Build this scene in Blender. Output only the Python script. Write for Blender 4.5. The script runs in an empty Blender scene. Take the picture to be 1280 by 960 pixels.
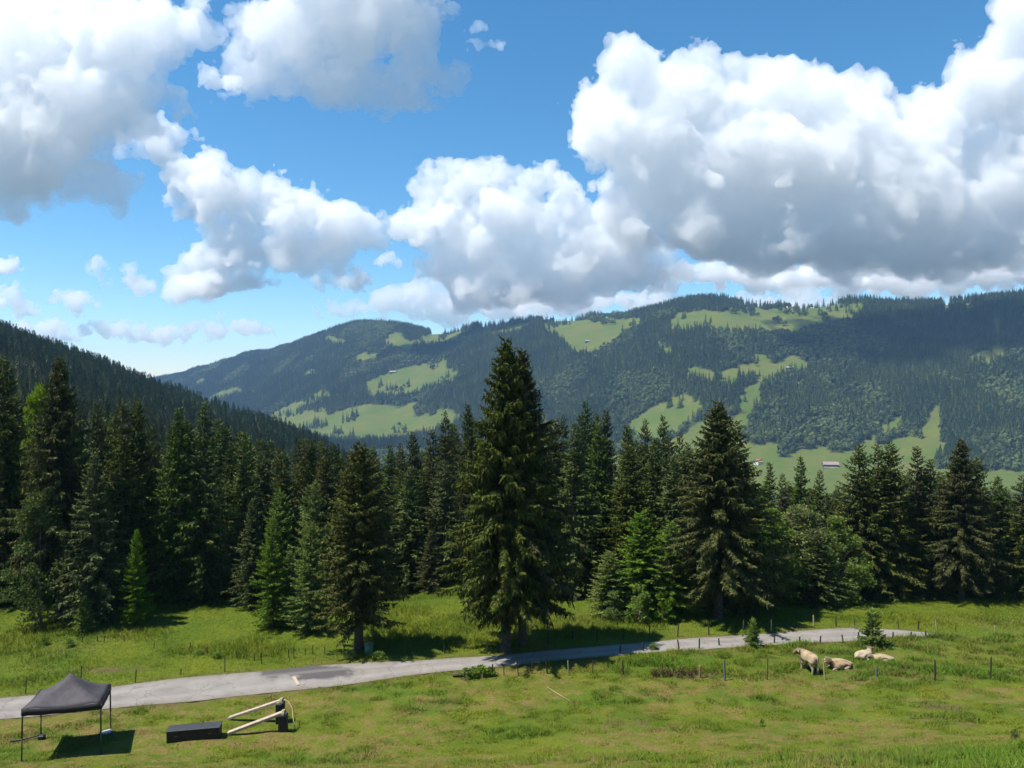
import bpy, math, random
import numpy as np
from mathutils import Vector, Matrix
R = math.radians
sc = bpy.context.scene
COL = sc.collection
F = 967.0                      # focal length in photo pixels (photo is 1280 x 960)

# ------------------------------------------------------------------ camera, sky, sun, exposure
cam = bpy.data.objects.new('camera', bpy.data.cameras.new('camera')); COL.objects.link(cam)
cam.data.sensor_width = 36; cam.data.lens = 36 * F / 1280
cam.data.clip_start = 0.1; cam.data.clip_end = 60000
cam.location = (0, 0, 0); cam.rotation_euler = (R(90), 0, 0)
sc.camera = cam

SUN = Vector((-0.435, -0.09, 0.895)).normalized()
world = bpy.data.worlds.new('World'); sc.world = world; world.use_nodes = True
wn = world.node_tree
sky = wn.nodes.new('ShaderNodeTexSky'); sky.sky_type = 'NISHITA'; sky.sun_disc = False
sky.sun_elevation = math.asin(SUN.z); sky.sun_rotation = math.atan2(SUN.x, SUN.y)
sky.altitude = 1200; sky.air_density = 1.0; sky.dust_density = 0.3; sky.ozone_density = 3.0
hs = wn.nodes.new('ShaderNodeHueSaturation'); hs.inputs['Saturation'].default_value = 1.26; hs.inputs['Hue'].default_value = .490
wn.links.new(sky.outputs[0], hs.inputs['Color'])
wn.links.new(hs.outputs[0], wn.nodes['Background'].inputs[0])
wn.nodes['Background'].inputs[1].default_value = 0.094
sun = bpy.data.objects.new('sun', bpy.data.lights.new('sun', 'SUN')); COL.objects.link(sun)
sun.data.energy = 4.6; sun.data.angle = R(0.5); sun.data.color = (1.0, 0.95, 0.87)
sun.rotation_euler = SUN.to_track_quat('Z', 'Y').to_euler()
sc.view_settings.view_transform = 'Standard'; sc.view_settings.look = 'None'
sc.view_settings.exposure = 0.88; sc.view_settings.gamma = 1; sc.view_settings.use_curve_mapping = False
sc.cycles.max_bounces = 20; sc.cycles.diffuse_bounces = 2; sc.cycles.glossy_bounces = 2
sc.cycles.transmission_bounces = 2; sc.cycles.transparent_max_bounces = 16; sc.cycles.volume_bounces = 20
sc.cycles.use_denoising = True; sc.cycles.sample_clamp_indirect = 8.0
sc.cycles.use_adaptive_sampling = True; sc.cycles.adaptive_threshold = 0.012

# ------------------------------------------------------------------ helpers
rng = np.random.default_rng(7)
rnd = random.Random(11)

def tag(o, label=None, cat=None, group=None, kind=None):
    if label: o['label'] = label
    if cat: o['category'] = cat
    if group: o['group'] = group
    if kind: o['kind'] = kind
    return o
def link(name, data, parent=None, mat=None, loc=None, rz=0.0):
    o = bpy.data.objects.new(name, data); COL.objects.link(o)
    if parent is not None: o.parent = parent
    if loc is not None: o.location = loc
    o.rotation_euler = (0, 0, rz)
    if mat is not None and data is not None and len(data.materials) == 0: data.materials.append(mat)
    return o
def empty(name, loc, rz=0.0):
    o = link(name, None, None, None, loc, rz); o.empty_display_size = 0.2
    return o
def mesh_np(name, V, *faces, smooth=False, attrs=None):
    """V (n,3); faces: arrays (m,3) or (m,4)."""
    me = bpy.data.meshes.new(name)
    V = np.ascontiguousarray(V, dtype=np.float32)
    me.vertices.add(len(V)); me.vertices.foreach_set('co', V.ravel())
    fs = [np.ascontiguousarray(f, dtype=np.int32) for f in faces if len(f)]
    tot = np.concatenate([np.full(len(f), f.shape[1], np.int32) for f in fs])
    idx = np.concatenate([f.ravel() for f in fs])
    st = np.concatenate([[0], np.cumsum(tot)[:-1]]).astype(np.int32)
    me.loops.add(len(idx)); me.loops.foreach_set('vertex_index', idx)
    me.polygons.add(len(tot)); me.polygons.foreach_set('loop_start', st)
    try: me.polygons.foreach_set('loop_total', tot)
    except Exception: pass
    if smooth: me.polygons.foreach_set('use_smooth', np.ones(len(tot), bool))
    for k, a in (attrs or {}).items():
        at = me.attributes.new(k, 'FLOAT', 'POINT'); at.data.foreach_set('value', np.ascontiguousarray(a, dtype=np.float32))
    me.update(calc_edges=True)
    return me
def hash2(ix, iy, seed):
    h = (ix.astype(np.int64) * 374761393 + iy.astype(np.int64) * 668265263 + seed * 974634777) & 0xffffffff
    h = ((h ^ (h >> 13)) * 1274126177) & 0xffffffff
    return ((h ^ (h >> 16)) & 0xffff) / 65535.0
def vnoise(x, y, seed=0):
    ix = np.floor(x); iy = np.floor(y); fx = x - ix; fy = y - iy
    fx = fx * fx * fx * (fx * (fx * 6 - 15) + 10); fy = fy * fy * fy * (fy * (fy * 6 - 15) + 10)
    a = hash2(ix, iy, seed); b = hash2(ix + 1, iy, seed); c = hash2(ix, iy + 1, seed); d = hash2(ix + 1, iy + 1, seed)
    return (a * (1 - fx) + b * fx) * (1 - fy) + (c * (1 - fx) + d * fx) * fy
def fbm(x, y, seed=0, oct=4):
    x = np.asarray(x, float); y = np.asarray(y, float)
    s = 0; a = 1; t = 0
    for k in range(oct):
        s = s + a * vnoise(x * 2 ** k + 17.3 * k, y * 2 ** k - 9.1 * k, seed + k); t += a; a *= 0.5
    return s / t
def sstep(a, b, x):
    t = np.clip((x - a) / (b - a), 0, 1); return t * t * (3 - 2 * t)

# ------------------------------------------------------------------ terrain height
COLS = {
 -600: [(60,-14),(120,0),(250,25),(500,80),(700,110),(1000,120),(6000,100)],
 -200: [(60,-16),(120,-8),(250,5),(450,45),(650,75),(1000,60),(2000,0),(6000,-100)],
 0:    [(60,-16.5),(90,-17),(250,-12),(400,8),(550,28),(700,43),(800,38),(1200,-60),(2000,-150),(6000,-150)],
 100:  [(60,-16.5),(90,-18),(250,-19),(400,-9),(550,4),(680,15),(780,8),(1200,-80),(2000,-150),(3200,-110),(3900,-50),(6000,-150)],
 200:  [(60,-17),(90,-19),(250,-28),(400,-22),(550,-16),(660,-12),(780,-25),(1200,-110),(2500,-150),(3200,-60),(3800,18),(4300,-20),(6000,-150)],
 300:  [(60,-17.5),(90,-20),(250,-40),(450,-38),(620,-32),(760,-60),(1200,-130),(2400,-150),(2900,-20),(3500,109),(4000,60),(6000,-100)],
 400:  [(60,-17.5),(90,-21),(150,-32),(300,-48),(560,-50),(750,-85),(1200,-135),(1900,-125),(2400,-10),(3200,190),(3700,150),(6000,0)],
 460:  [(60,-17.5),(90,-22),(150,-36),(300,-58),(560,-75),(1200,-138),(1800,-130),(2200,-40),(3000,226),(3500,180),(6000,0)],
 510:  [(60,-17.5),(90,-23),(150,-38),(300,-62),(560,-88),(1200,-140),(1750,-130),(2150,-25),(2850,205),(3300,160),(6000,0)],
 545:  [(60,-17),(80,-19),(120,-29),(200,-45),(400,-75),(700,-110),(1200,-142),(1700,-130),(2100,-10),(2700,160),(3200,120),(6000,0)],
 640:  [(60,-17.5),(80,-20),(120,-31),(200,-50),(400,-85),(700,-120),(1200,-142),(1550,-125),(1900,0),(2450,184),(3000,140),(6000,0)],
 740:  [(60,-17),(80,-21),(120,-33),(200,-52),(400,-85),(700,-120),(1200,-142),(1400,-125),(1750,10),(2250,186),(2800,140),(6000,0)],
 860:  [(60,-17),(80,-21),(120,-33),(200,-52),(400,-85),(700,-120),(1000,-138),(1250,-115),(1600,40),(2050,208),(2600,150),(6000,0)],
 960:  [(60,-17),(80,-21),(120,-33),(200,-52),(400,-85),(700,-120),(1000,-136),(1200,-118),(1600,50),(1850,162),(2000,196),(2500,140),(6000,0)],
 1120: [(60,-17),(80,-21),(120,-33),(200,-52),(400,-85),(700,-115),(1000,-132),(1150,-115),(1550,50),(1950,196),(2500,140),(6000,0)],
 1280: [(60,-17.2),(80,-21),(120,-33),(200,-52),(400,-85),(700,-110),(950,-128),(1100,-105),(1500,70),(1850,206),(2400,150),(6000,0)],
 1500: [(60,-17.2),(80,-21),(120,-33),(200,-52),(400,-85),(700,-110),(950,-125),(1100,-95),(1500,90),(1800,215),(2400,160),(6000,0)],
 1900: [(60,-17.2),(80,-21),(120,-33),(200,-52),(400,-85),(700,-110),(950,-125),(1100,-95),(1500,90),(1800,225),(2400,160),(6000,0)],
}
LG = np.linspace(math.log(50), math.log(6500), 260)
_cu = np.array(sorted(COLS)); _ct = np.array([np.interp(LG, [math.log(z) for z, h in COLS[c]], [h for z, h in COLS[c]]) for c in _cu])
UG = np.arange(-600, 1901, 10.0)
TAB = np.array([np.interp(UG, _cu, _ct[:, j]) for j in range(len(LG))]).T     # (u, logZ)
def _blur(A, n, ax):
    k = np.exp(-0.5 * (np.arange(-3 * n, 3 * n + 1) / n) ** 2); k /= k.sum()
    P = np.pad(A, [(3 * n, 3 * n) if i == ax else (0, 0) for i in range(2)], mode='edge')
    return sum(k[i] * np.take(P, range(i, i + A.shape[ax]), axis=ax) for i in range(len(k)))
TAB = _blur(_blur(TAB, 3, 0), 2, 1)
RDU = [150, 200, 300, 340, 400, 440, 480, 510, 540, 570, 600, 640, 680, 740, 780, 830, 860, 900, 940, 1000, 1060, 1100, 1140, 1180, 1220, 1280, 1500]
RDZ = [0, 10, 24, 16, 36, 44, 45, 36, 15, 26, 35, 38, 28, 29, 20, 29, 34, 32, 17, 13, 20, 14, 8, 10, 15, 14, 14]
def H(X, Y):
    X = np.asarray(X, float); Y = np.asarray(Y, float)
    Yc = np.maximum(Y, 12.0); u = 640 + F * X / Yc
    # hillside below the viewpoint, meeting the valley meadow
    a = np.interp(u, [-200, 300, 640, 1000, 1280, 1900], [.450, .447, .440, .424, .410, .40])
    hill = -1.7 - a * Y
    flat = -16.5 + 0.0 * X
    k = np.interp(u, [300, 640, 1100], [.35, .6, 1.3])
    m = np.maximum(hill, flat); near = m + k * np.log(np.exp((hill - m) / k) + np.exp((flat - m) / k)) - 0.0
    near = near + 0.34 * (fbm(X / 7, Y / 5, 3, 3) - .5) * sstep(5, 20, Y) + 0.17 * (fbm(X / 1.6, Y / 1.3, 8, 3) - .5)
    ui = np.clip((u + 600) / 10, 0, len(UG) - 1.001); li = np.clip((np.log(np.maximum(Y, 50)) - LG[0]) / (LG[1] - LG[0]), 0, len(LG) - 1.001)
    i = ui.astype(int); j = li.astype(int); fu = ui - i; fl = li - j
    far = (TAB[i, j] * (1 - fu) + TAB[i + 1, j] * fu) * (1 - fl) + (TAB[i, j + 1] * (1 - fu) + TAB[i + 1, j + 1] * fu) * fl
    rel = sstep(900, 1500, Y)
    far = far + rel * (26 * (fbm(X / 260, Y / 420, 21, 4) - .5) + 16 * (np.abs(fbm(X / 120 + Y / 500, Y / 600, 31, 2) - .5) * 2 - .4)) * np.clip(Y / 2200, .4, 1)
    zr = np.interp(u, [200, 300, 400, 460, 510, 545, 640, 740, 860, 960, 1120, 1280], [3750, 3520, 3130, 3050, 2920, 2780, 2500, 2310, 2100, 1950, 1950, 1850])
    far = far + np.interp(u, RDU, RDZ) * sstep(.6, .97, Y / zr)
    far = far + sstep(90, 300, Y) * (1 - rel) * 8 * (fbm(X / 60, Y / 60, 5, 3) - .5)
    far = far + 0.3 * (fbm(X / 9, Y / 9, 6, 3) - .5)
    w = sstep(54, 66, Y)
    return near * (1 - w) + far * w
_yy = np.concatenate([np.arange(14, 70, .05), np.geomspace(70, 5000, 3000)])
def ground(px, py, zmin=14):
    """the first point of the ground that photo pixel (px, py) shows"""
    y = _yy[_yy >= zmin]; h = H((px - 640) / F * y, y) - (480 - py) / F * y
    k = np.argmax(h >= 0) if (h >= 0).any() else int(np.argmin(np.abs(h)))
    return Vector(((px - 640) / F * y[k], y[k], H((px - 640) / F * y[k], y[k]).item()))
def spot(px, Y):
    X = (px - 640) / F * Y
    return Vector((X, Y, float(H(X, Y))))

# ------------------------------------------------------------------ materials
class NT:
    def __init__(s, name):
        s.m = bpy.data.materials.new(name); s.m.use_nodes = True; s.t = s.m.node_tree; s.t.nodes.clear()
        s.out = s.t.nodes.new('ShaderNodeOutputMaterial')
    def n(s, typ, ins=None, **p):
        nd = s.t.nodes.new(typ)
        for k, v in p.items(): setattr(nd, k, v)
        for k, v in (ins or {}).items():
            if isinstance(v, bpy.types.NodeSocket): s.t.links.new(v, nd.inputs[k])
            else: nd.inputs[k].default_value = v
        return nd
    def attr(s, name): return s.n('ShaderNodeAttribute', attribute_name=name).outputs['Fac']
    def math(s, op, a, b=0.0, clamp=False):
        return s.n('ShaderNodeMath', {0: a, 1: b}, operation=op, use_clamp=clamp).outputs[0]
    def mix(s, fac, a, b, blend='MIX'):
        nd = s.t.nodes.new('ShaderNodeMix'); nd.data_type = 'RGBA'; nd.blend_type = blend
        for i, v in ((0, fac), (6, a), (7, b)):
            if isinstance(v, bpy.types.NodeSocket): s.t.links.new(v, nd.inputs[i])
            else: nd.inputs[i].default_value = v if i == 0 else (*v, 1)
        return nd.outputs[2]
    def noise(s, scale, detail=4, rough=.55, vec=None, out='Fac'):
        nd = s.n('ShaderNodeTexNoise', {'Scale': scale, 'Detail': detail, 'Roughness': rough})
        if vec is None: vec = s.n('ShaderNodeNewGeometry').outputs['Position']
        s.t.links.new(vec, nd.inputs['Vector'])
        return nd.outputs[out]
    def ramp(s, fac, lo, hi): return s.n('ShaderNodeMapRange', {0: fac, 1: lo, 2: hi}).outputs[0]
    def bsdf(s, col, rough=.7, spec=.3, metal=0, normal=None):
        b = s.n('ShaderNodeBsdfPrincipled', {'Roughness': rough, 'Specular IOR Level': spec, 'Metallic': metal})
        if isinstance(col, bpy.types.NodeSocket): s.t.links.new(col, b.inputs['Base Color'])
        else: b.inputs['Base Color'].default_value = (*col, 1)
        if normal is not None: s.t.links.new(normal, b.inputs['Normal'])
        s.t.links.new(b.outputs[0], s.out.inputs[0]); return b
    def bump(s, h, strength=.5, dist=.05):
        return s.n('ShaderNodeBump', {'Height': h, 'Strength': strength, 'Distance': dist}).outputs[0]
def plain(name, col, rough=.7, spec=.3, metal=0, var=.25, scale=4.0, bump=0.0):
    m = NT(name); oc = m.n('ShaderNodeTexCoord').outputs['Object']
    f = m.noise(scale, 5, .6, oc)
    c = m.mix(m.ramp(f, .3, .7), tuple(x * (1 - var) for x in col), tuple(min(1, x * (1 + var)) for x in col))
    m.bsdf(c, rough, spec, metal, m.bump(f, bump, .02) if bump else None)
    return m.m
def leaf_material(name, dark, light, trans=.25, obj_var=.35):
    """'tint' is the per-leaf growth age; the tree itself varies a little too"""
    m = NT(name)
    t = m.attr('tint'); orand = m.n('ShaderNodeObjectInfo').outputs['Random']
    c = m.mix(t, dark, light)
    c = m.n('ShaderNodeHueSaturation', {'Color': c, 'Hue': m.math('ADD', .485, m.math('MULTIPLY', orand, .03)),
            'Saturation': m.math('ADD', .85, m.math('MULTIPLY', orand, .3)), 'Value': m.math('ADD', 1 - obj_var / 2, m.math('MULTIPLY', m.math('FRACT', m.math('MULTIPLY', orand, 7.3)), obj_var))}).outputs[0]
    b = m.n('ShaderNodeBsdfPrincipled', {'Base Color': c, 'Roughness': .65, 'Specular IOR Level': .08})
    tr = m.n('ShaderNodeBsdfTranslucent', {'Color': m.mix(.5, c, (.5, .6, .1), 'MULTIPLY') if False else c})
    ms = m.n('ShaderNodeMixShader', {0: trans, 1: b.outputs[0], 2: tr.outputs[0]})
    m.t.links.new(ms.outputs[0], m.out.inputs[0]); return m.m

def grass_colour(m, fine=True):
    dry = m.attr('dry'); lush = m.attr('lush'); dirt = m.attr('dirt')
    g = m.mix(m.ramp(m.noise(.35, 5, .6), .35, .65), (.080, .120, .008), (.140, .164, .012))
    g = m.mix(lush, g, (.078, .138, .012))
    g = m.mix(m.math('MULTIPLY', dry, m.ramp(m.noise(1.5, 5, .7), .40, .58)), g, (.198, .142, .048))
    g = m.mix(dirt, g, (.13, .085, .045))
    if fine:
        f = m.noise(9, 3, .7)
        g = m.mix(m.ramp(f, .3, .75), m.mix(.65, g, (.02, .035, .006)), g)  # dark specks paint the shade between blades into the ground colour
    return g
# ------------------------------------------------------------------ fields painted on the meadow (where the turf itself differs)
PATCH = [ (125,838,60,6,.9),(765,905,28,9,.7),(790,903,30,6,.5),(320,900,30,8,.4),(1180,885,30,8,.8),(1215,908,20,4,.8),(1060,935,8,4,1.0),(870,846,45,4,.75),
          (1010,878,60,5,.35),(455,806,14,4,.7),(985,783,40,5,.7),(215,884,30,6,.25),(545,884,60,5,.3),(655,885,25,10,.35),(1130,925,20,4,.6),(930,955,12,4,.6),(1040,952,10,3,.6)]
PATCHW = []
for x, y, rx, ry, s in PATCH:
    p = ground(x, y); q = ground(x, y - ry); PATCHW.append((p.x, p.y, rx / F * p.y, max(.25, q.y - p.y), s))
ROADC = lambda X: 39.4 + (X + 26) * 0.247
def fields(X, Y):
    u = 640 + F * X / np.maximum(Y, 12)
    dirt = np.zeros_like(X)
    wob = 1.1 * (fbm(X / .7, Y / .7, 44, 4) - .5) * 2
    for cx, cy, rx, ry, s in PATCHW:
        d = np.hypot((X - cx) / rx, (Y - cy) / ry)
        dirt = np.maximum(dirt, s * sstep(1.1, .2, d + wob * .6))
    front = sstep(1.0, -2.0, Y - ROADC(X))                      # the mown bank on this side of the road
    d0 = .62 * fbm(X / 5.5 + 3, Y / 2.0, 51, 4) + .38 * fbm(X / 1.1, Y / .6, 57, 3)
    dry = front * sstep(.41, .59, d0) + (1 - front) * sstep(.55, .75, fbm(X / 9, Y / 5, 61, 3)) * .35
    pasture = front * sstep(41.5, 44.5, Y) * sstep(2, 7, X)        # grazed pasture, greener
    dry = dry * (1 - .55 * pasture) * (1 - .8 * sstep(900, 1250, u) * sstep(31, 25, Y))
    lush = front * sstep(.52, .74, fbm(X / 4, Y / 2.4, 71, 4)) * .7 + pasture * .35
    lush = np.clip(lush + front * sstep(900, 1250, u) * sstep(30, 24, Y) * .9 + (1 - front) * .25 * sstep(.45, .7, fbm(X / 6, Y / 6, 81, 3)), 0, 1)
    lush = np.clip(lush + sstep(55, 66, Y) * .3, 0, 1)
    dry = dry * .9 + front * .10 * (1 - lush)
    return np.clip(dry, 0, 1), lush, np.clip(dirt, 0, 1)

# ------------------------------------------------------------------ woods and clearings of the far mountain, traced as places
CLEAR = [
 [(335,521),(365,505),(388,495),(410,487),(413,492),(395,500),(375,507),(380,514),(408,509),(409,518),(425,511),(455,506),(500,509),(521,501),(517,521),(540,515),(560,511),(575,520),(550,534),(500,545),(440,548),(400,545),(345,530)],
 [(262,493),(285,486),(302,484),(304,488),(280,494),(262,497)], [(312,489),(320,484),(318,491)], [(372,466),(394,462),(394,466),(374,469)],
 [(242,479),(257,471),(257,475),(245,481)], [(402,421),(410,420),(434,425),(436,429),(418,428)],
 [(478,426),(495,414),(503,419),(515,428),(535,418),(560,412),(588,408),(592,412),(586,422),(560,427),(530,429),(515,431),(510,438),(498,433),(488,430)],
 [(595,411),(610,401),(626,399),(640,408),(662,399),(662,405),(640,413),(615,416)], [(438,448),(455,441),(473,443),(471,448),(445,449)],
 [(457,479),(470,472),(490,464),(510,459),(530,454),(546,450),(556,449),(560,457),(574,467),(560,476),(545,479),(530,484),(510,491),(475,492),(460,495)],
 [(678,400),(700,399),(735,398),(745,404),(752,399),(800,396),(801,403),(780,413),(766,421),(755,428),(745,436),(725,439),(710,434),(705,421),(698,415),(682,412)],
 [(836,399),(850,393),(868,389),(882,385),(900,391),(932,382),(955,386),(990,383),(1025,379),(1078,379),(1083,384),(1066,392),(1050,399),(1022,405),(1000,411),(960,411),(915,411),(890,407),(870,405),(850,409),(838,406)],
 [(818,425),(830,427),(842,436),(838,441),(822,434)], [(858,459),(870,456),(892,466),(892,470),(875,467),(860,464)],
 [(896,468),(920,457),(943,452),(942,440),(962,442),(964,455),(975,455),(992,444),(1011,452),(1006,460),(985,460),(970,468),(955,476),(945,484),(957,493),(943,502),(940,514),(921,503),(930,490),(943,478),(953,466),(945,460),(930,467),(918,476),(904,476)],
 [(784,528),(810,510),(840,496),(860,493),(866,500),(884,496),(880,509),(868,516),(856,526),(848,534),(830,540),(800,545)],
 [(850,545),(870,528),(885,523),(910,530),(935,514),(939,525),(925,535),(925,548),(945,557),(973,554),(976,571),(986,571),(1000,563),(1033,559),(1042,568),(1065,561),(1085,547),(1093,542),(1094,556),(1122,549),(1146,540),(1160,525),(1166,507),(1174,508),(1178,520),(1173,550),(1186,553),(1175,561),(1168,572),(1168,586),(1200,592),(1230,606),(1255,600),(1285,587),(1330,590),(1330,700),(600,700),(620,600),(700,590)],
 [(1097,531),(1110,529),(1128,520),(1129,527),(1112,538),(1100,537)], [(1208,449),(1235,433),(1262,434),(1250,446),(1230,450),(1212,452)], [(1241,396),(1251,396),(1251,434),(1245,434),(1243,413)],
 [(1177,379),(1188,377),(1188,387),(1180,385)], [(1203,377),(1226,379),(1206,385)],
]
def in_poly(x, y, poly):
    c = np.zeros(x.shape, bool); n = len(poly)
    for i in range(n):
        x1, y1 = poly[i]; x2, y2 = poly[i - 1]
        if y1 == y2: continue
        c ^= ((y1 > y) != (y2 > y)) & (x < (x2 - x1) * (y - y1) / (y2 - y1) + x1)
    return c
def cleared(X, Y, Z):
    w = np.clip(Y / 2000, .5, 1.5); u = 640 + F * X / Y + 9 * (fbm(X / 22, Y / 34, 303, 3) - .5); v = 480 - F * Z / Y + 7 * (fbm(X / 26, Y / 40, 404, 3) - .5); c = np.zeros(u.shape, bool)
    for p in CLEAR: c |= in_poly(u, v, p)
    return c

# ------------------------------------------------------------------ the ground: one sheet from behind the viewpoint to beyond the mountain
ug = np.concatenate([np.arange(-600, -40, 20), np.arange(-40, 1320, 4), np.arange(1320, 1901, 20)]).astype(float)
zg = np.concatenate([[-40, -25, -15, -8, -4, 0, 3, 6, 9, 12], np.arange(14, 70, .3), np.geomspace(70, 1000, 260)[:-1], np.geomspace(1000, 4300, 330), [4600, 5000, 5500, 6000]])
U, ZG = np.meshgrid(ug, zg)
GX = (U - 640) / F * np.maximum(ZG, 12); GY = ZG
GZ = H(GX, GY)
ROAD_E = None
def road_edges():
    xs = [-60, 0, 137, 281, 400, 537, 636, 727, 780, 840, 930, 998, 1042, 1078, 1123, 1167, 1192]
    up = [880, 873, 860, 842.5, 831.5, 825, 818.5, 810, 805, 800, 794, 789, 786, 785, 787.5, 791.5, 794]
    lo = [906, 899, 886, 872, 860, 842, 832.5, 823, 818.5, 814, 808, 804.5, 803, 801, 797.5, 795, 794.6]
    A = [(ground(x, y).x, ground(x, y).y) for x, y in zip(xs, up)]; B_ = [(ground(x, y).x, ground(x, y).y) for x, y in zip(xs, lo)]
    return np.array(A), np.array(B_)
ra, rb = road_edges()
def dense(P, n=260):
    d = np.concatenate([[0], np.cumsum(np.hypot(*np.diff(P, axis=0).T))]); t = np.linspace(0, d[-1], n)
    Q = np.stack([np.interp(t, d, P[:, 0]), np.interp(t, d, P[:, 1])], 1)
    for _ in range(6): Q[1:-1] = (Q[:-2] + 2 * Q[1:-1] + Q[2:]) / 4
    return Q
ra = dense(ra); rb = dense(rb)
def road_dist(X, Y):
    """signed: negative inside the road"""
    lo = np.interp(X, rb[:, 0], rb[:, 1]); hi = np.interp(X, ra[:, 0], ra[:, 1])
    return np.maximum(lo - Y, Y - hi)
rd = road_dist(GX, GY)
GZs = GZ - 0.10 * sstep(.0, -.35, rd) * (GX < 29)
dry, lush, dirt = fields(GX, GY)
dirt = np.clip(dirt + .55 * sstep(.7, .0, rd + .8 * (fbm(GX / .8, GY / .8, 91, 3) - .5)) * (GX < 29), 0, 1)
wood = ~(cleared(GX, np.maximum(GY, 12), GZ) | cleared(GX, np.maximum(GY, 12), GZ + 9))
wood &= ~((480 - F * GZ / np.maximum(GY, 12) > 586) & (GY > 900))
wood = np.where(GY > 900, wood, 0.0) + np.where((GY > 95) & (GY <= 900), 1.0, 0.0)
nr, nc = U.shape
ii = np.arange(nr * nc).reshape(nr, nc)
quads = np.stack([ii[:-1, :-1], ii[:-1, 1:], ii[1:, 1:], ii[1:, :-1]], -1).reshape(-1, 4)
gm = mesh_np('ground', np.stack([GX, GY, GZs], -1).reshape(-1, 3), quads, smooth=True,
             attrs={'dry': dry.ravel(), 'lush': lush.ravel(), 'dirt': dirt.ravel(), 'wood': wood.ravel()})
m = NT('meadow_ground'); g = grass_colour(m)
pos = m.n('ShaderNodeNewGeometry').outputs['Position']; yy = m.n('ShaderNodeSeparateXYZ', {0: pos}).outputs['Y']
far_g = m.mix(m.ramp(m.noise(.012, 6, .65), .35, .65), (.052, .090, .012), (.098, .108, .021))
far_g = m.mix(m.ramp(m.noise(.09, 4, .7), .5, .72), far_g, (.105, .092, .032))
g = m.mix(m.ramp(yy, 300, 900), g, far_g)
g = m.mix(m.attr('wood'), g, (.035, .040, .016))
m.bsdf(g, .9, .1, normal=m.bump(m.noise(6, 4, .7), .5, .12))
tag(link('meadow_ground', gm, None, m.m), kind='structure')

# ------------------------------------------------------------------ road
K = 9
T = np.linspace(0, 1, K)[None, :, None]
RP = ra[:, None, :] * (1 - T) + rb[:, None, :] * T
rz_ = H(RP[..., 0], RP[..., 1]); rz_ = _blur(rz_, 4, 0) + 0.03 - 0.02 * (T[..., 0] * 2 - 1) ** 2
rv = np.concatenate([RP, rz_[..., None]], -1).reshape(-1, 3)
ri = np.arange(len(ra) * K).reshape(len(ra), K)
rq = np.stack([ri[:-1, :-1], ri[1:, :-1], ri[1:, 1:], ri[:-1, 1:]], -1).reshape(-1, 4)[:, ::-1]
rt = np.broadcast_to(np.abs(T[..., 0] * 2 - 1), RP.shape[:2]).ravel()
m = NT('asphalt')
p0 = m.n('ShaderNodeNewGeometry').outputs['Position']
c = m.mix(m.ramp(m.noise(.9, 6, .65), .3, .7), (.165, .150, .134), (.235, .215, .193))
c = m.mix(m.math('MULTIPLY', m.ramp(m.noise(14, 3, .7), .45, .75), .35), c, (.13, .122, .112))
ed = m.ramp(m.math('ADD', m.attr('edge'), m.math('MULTIPLY', m.math('SUBTRACT', m.noise(1.3, 4, .6), .5), .5)), .72, 1.05)
c = m.mix(m.math('MULTIPLY', ed, .6), c, (.14, .115, .075))
sp = m.n('ShaderNodeVectorMath', {0: p0, 1: (-11.7, 44.2, -16.5)}, operation='SUBTRACT').outputs[0]
sp = m.n('ShaderNodeVectorMath', {0: sp, 1: (1 / 3.2, 1 / 1.35, .01)}, operation='MULTIPLY').outputs[0]
dd = m.n('ShaderNodeVectorMath', {0: sp}, operation='LENGTH').outputs['Value']
dd = m.math('ADD', dd, m.math('MULTIPLY', m.math('SUBTRACT', m.noise(1.0, 5, .65), .5), 1.3))
c = m.mix(m.math('MULTIPLY', m.ramp(dd, 1.0, .75), .9), c, (.060, .055, .058))       # newer darker repair
vor = m.n('ShaderNodeTexVoronoi', {'Scale': .55, 'Vector': m.n('ShaderNodeVectorMath', {0: p0, 1: m.n('ShaderNodeVectorMath', {0: m.noise(1.2, 3, .6, out='Color'), 1: (1.2, 1.2, 0)}, operation='MULTIPLY').outputs[0]}, operation='ADD').outputs[0]}, feature='DISTANCE_TO_EDGE').outputs['Distance']
c = m.mix(m.math('MULTIPLY', m.ramp(vor, .022, .006), .45), c, (.09, .082, .075))
tk = m.math('ABSOLUTE', m.math('SUBTRACT', m.attr('edge'), .45))
c = m.mix(m.math('MULTIPLY', m.ramp(tk, .22, .05), .28), c, (.27, .25, .23))
sp2 = m.n('ShaderNodeVectorMath', {0: m.n('ShaderNodeVectorMath', {0: p0, 1: (-12.6, 43.0, -16.5)}, operation='SUBTRACT').outputs[0], 1: (1 / .75, 1 / 1.1, .01)}, operation='MULTIPLY').outputs[0]
d2 = m.math('ADD', m.n('ShaderNodeVectorMath', {0: sp2}, operation='LENGTH').outputs['Value'], m.math('MULTIPLY', m.math('SUBTRACT', m.noise(2.6, 5, .7), .5), 2.2))
c = m.mix(m.math('MULTIPLY', m.ramp(d2, 1.0, .6), .6), c, (.25, .235, .21))
m.bsdf(c, .85, .25, normal=m.bump(m.noise(30, 3, .7), .4, .01))
tag(link('road', mesh_np('road', rv, rq, smooth=True, attrs={'edge': rt}), None, m.m), kind='structure')


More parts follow.
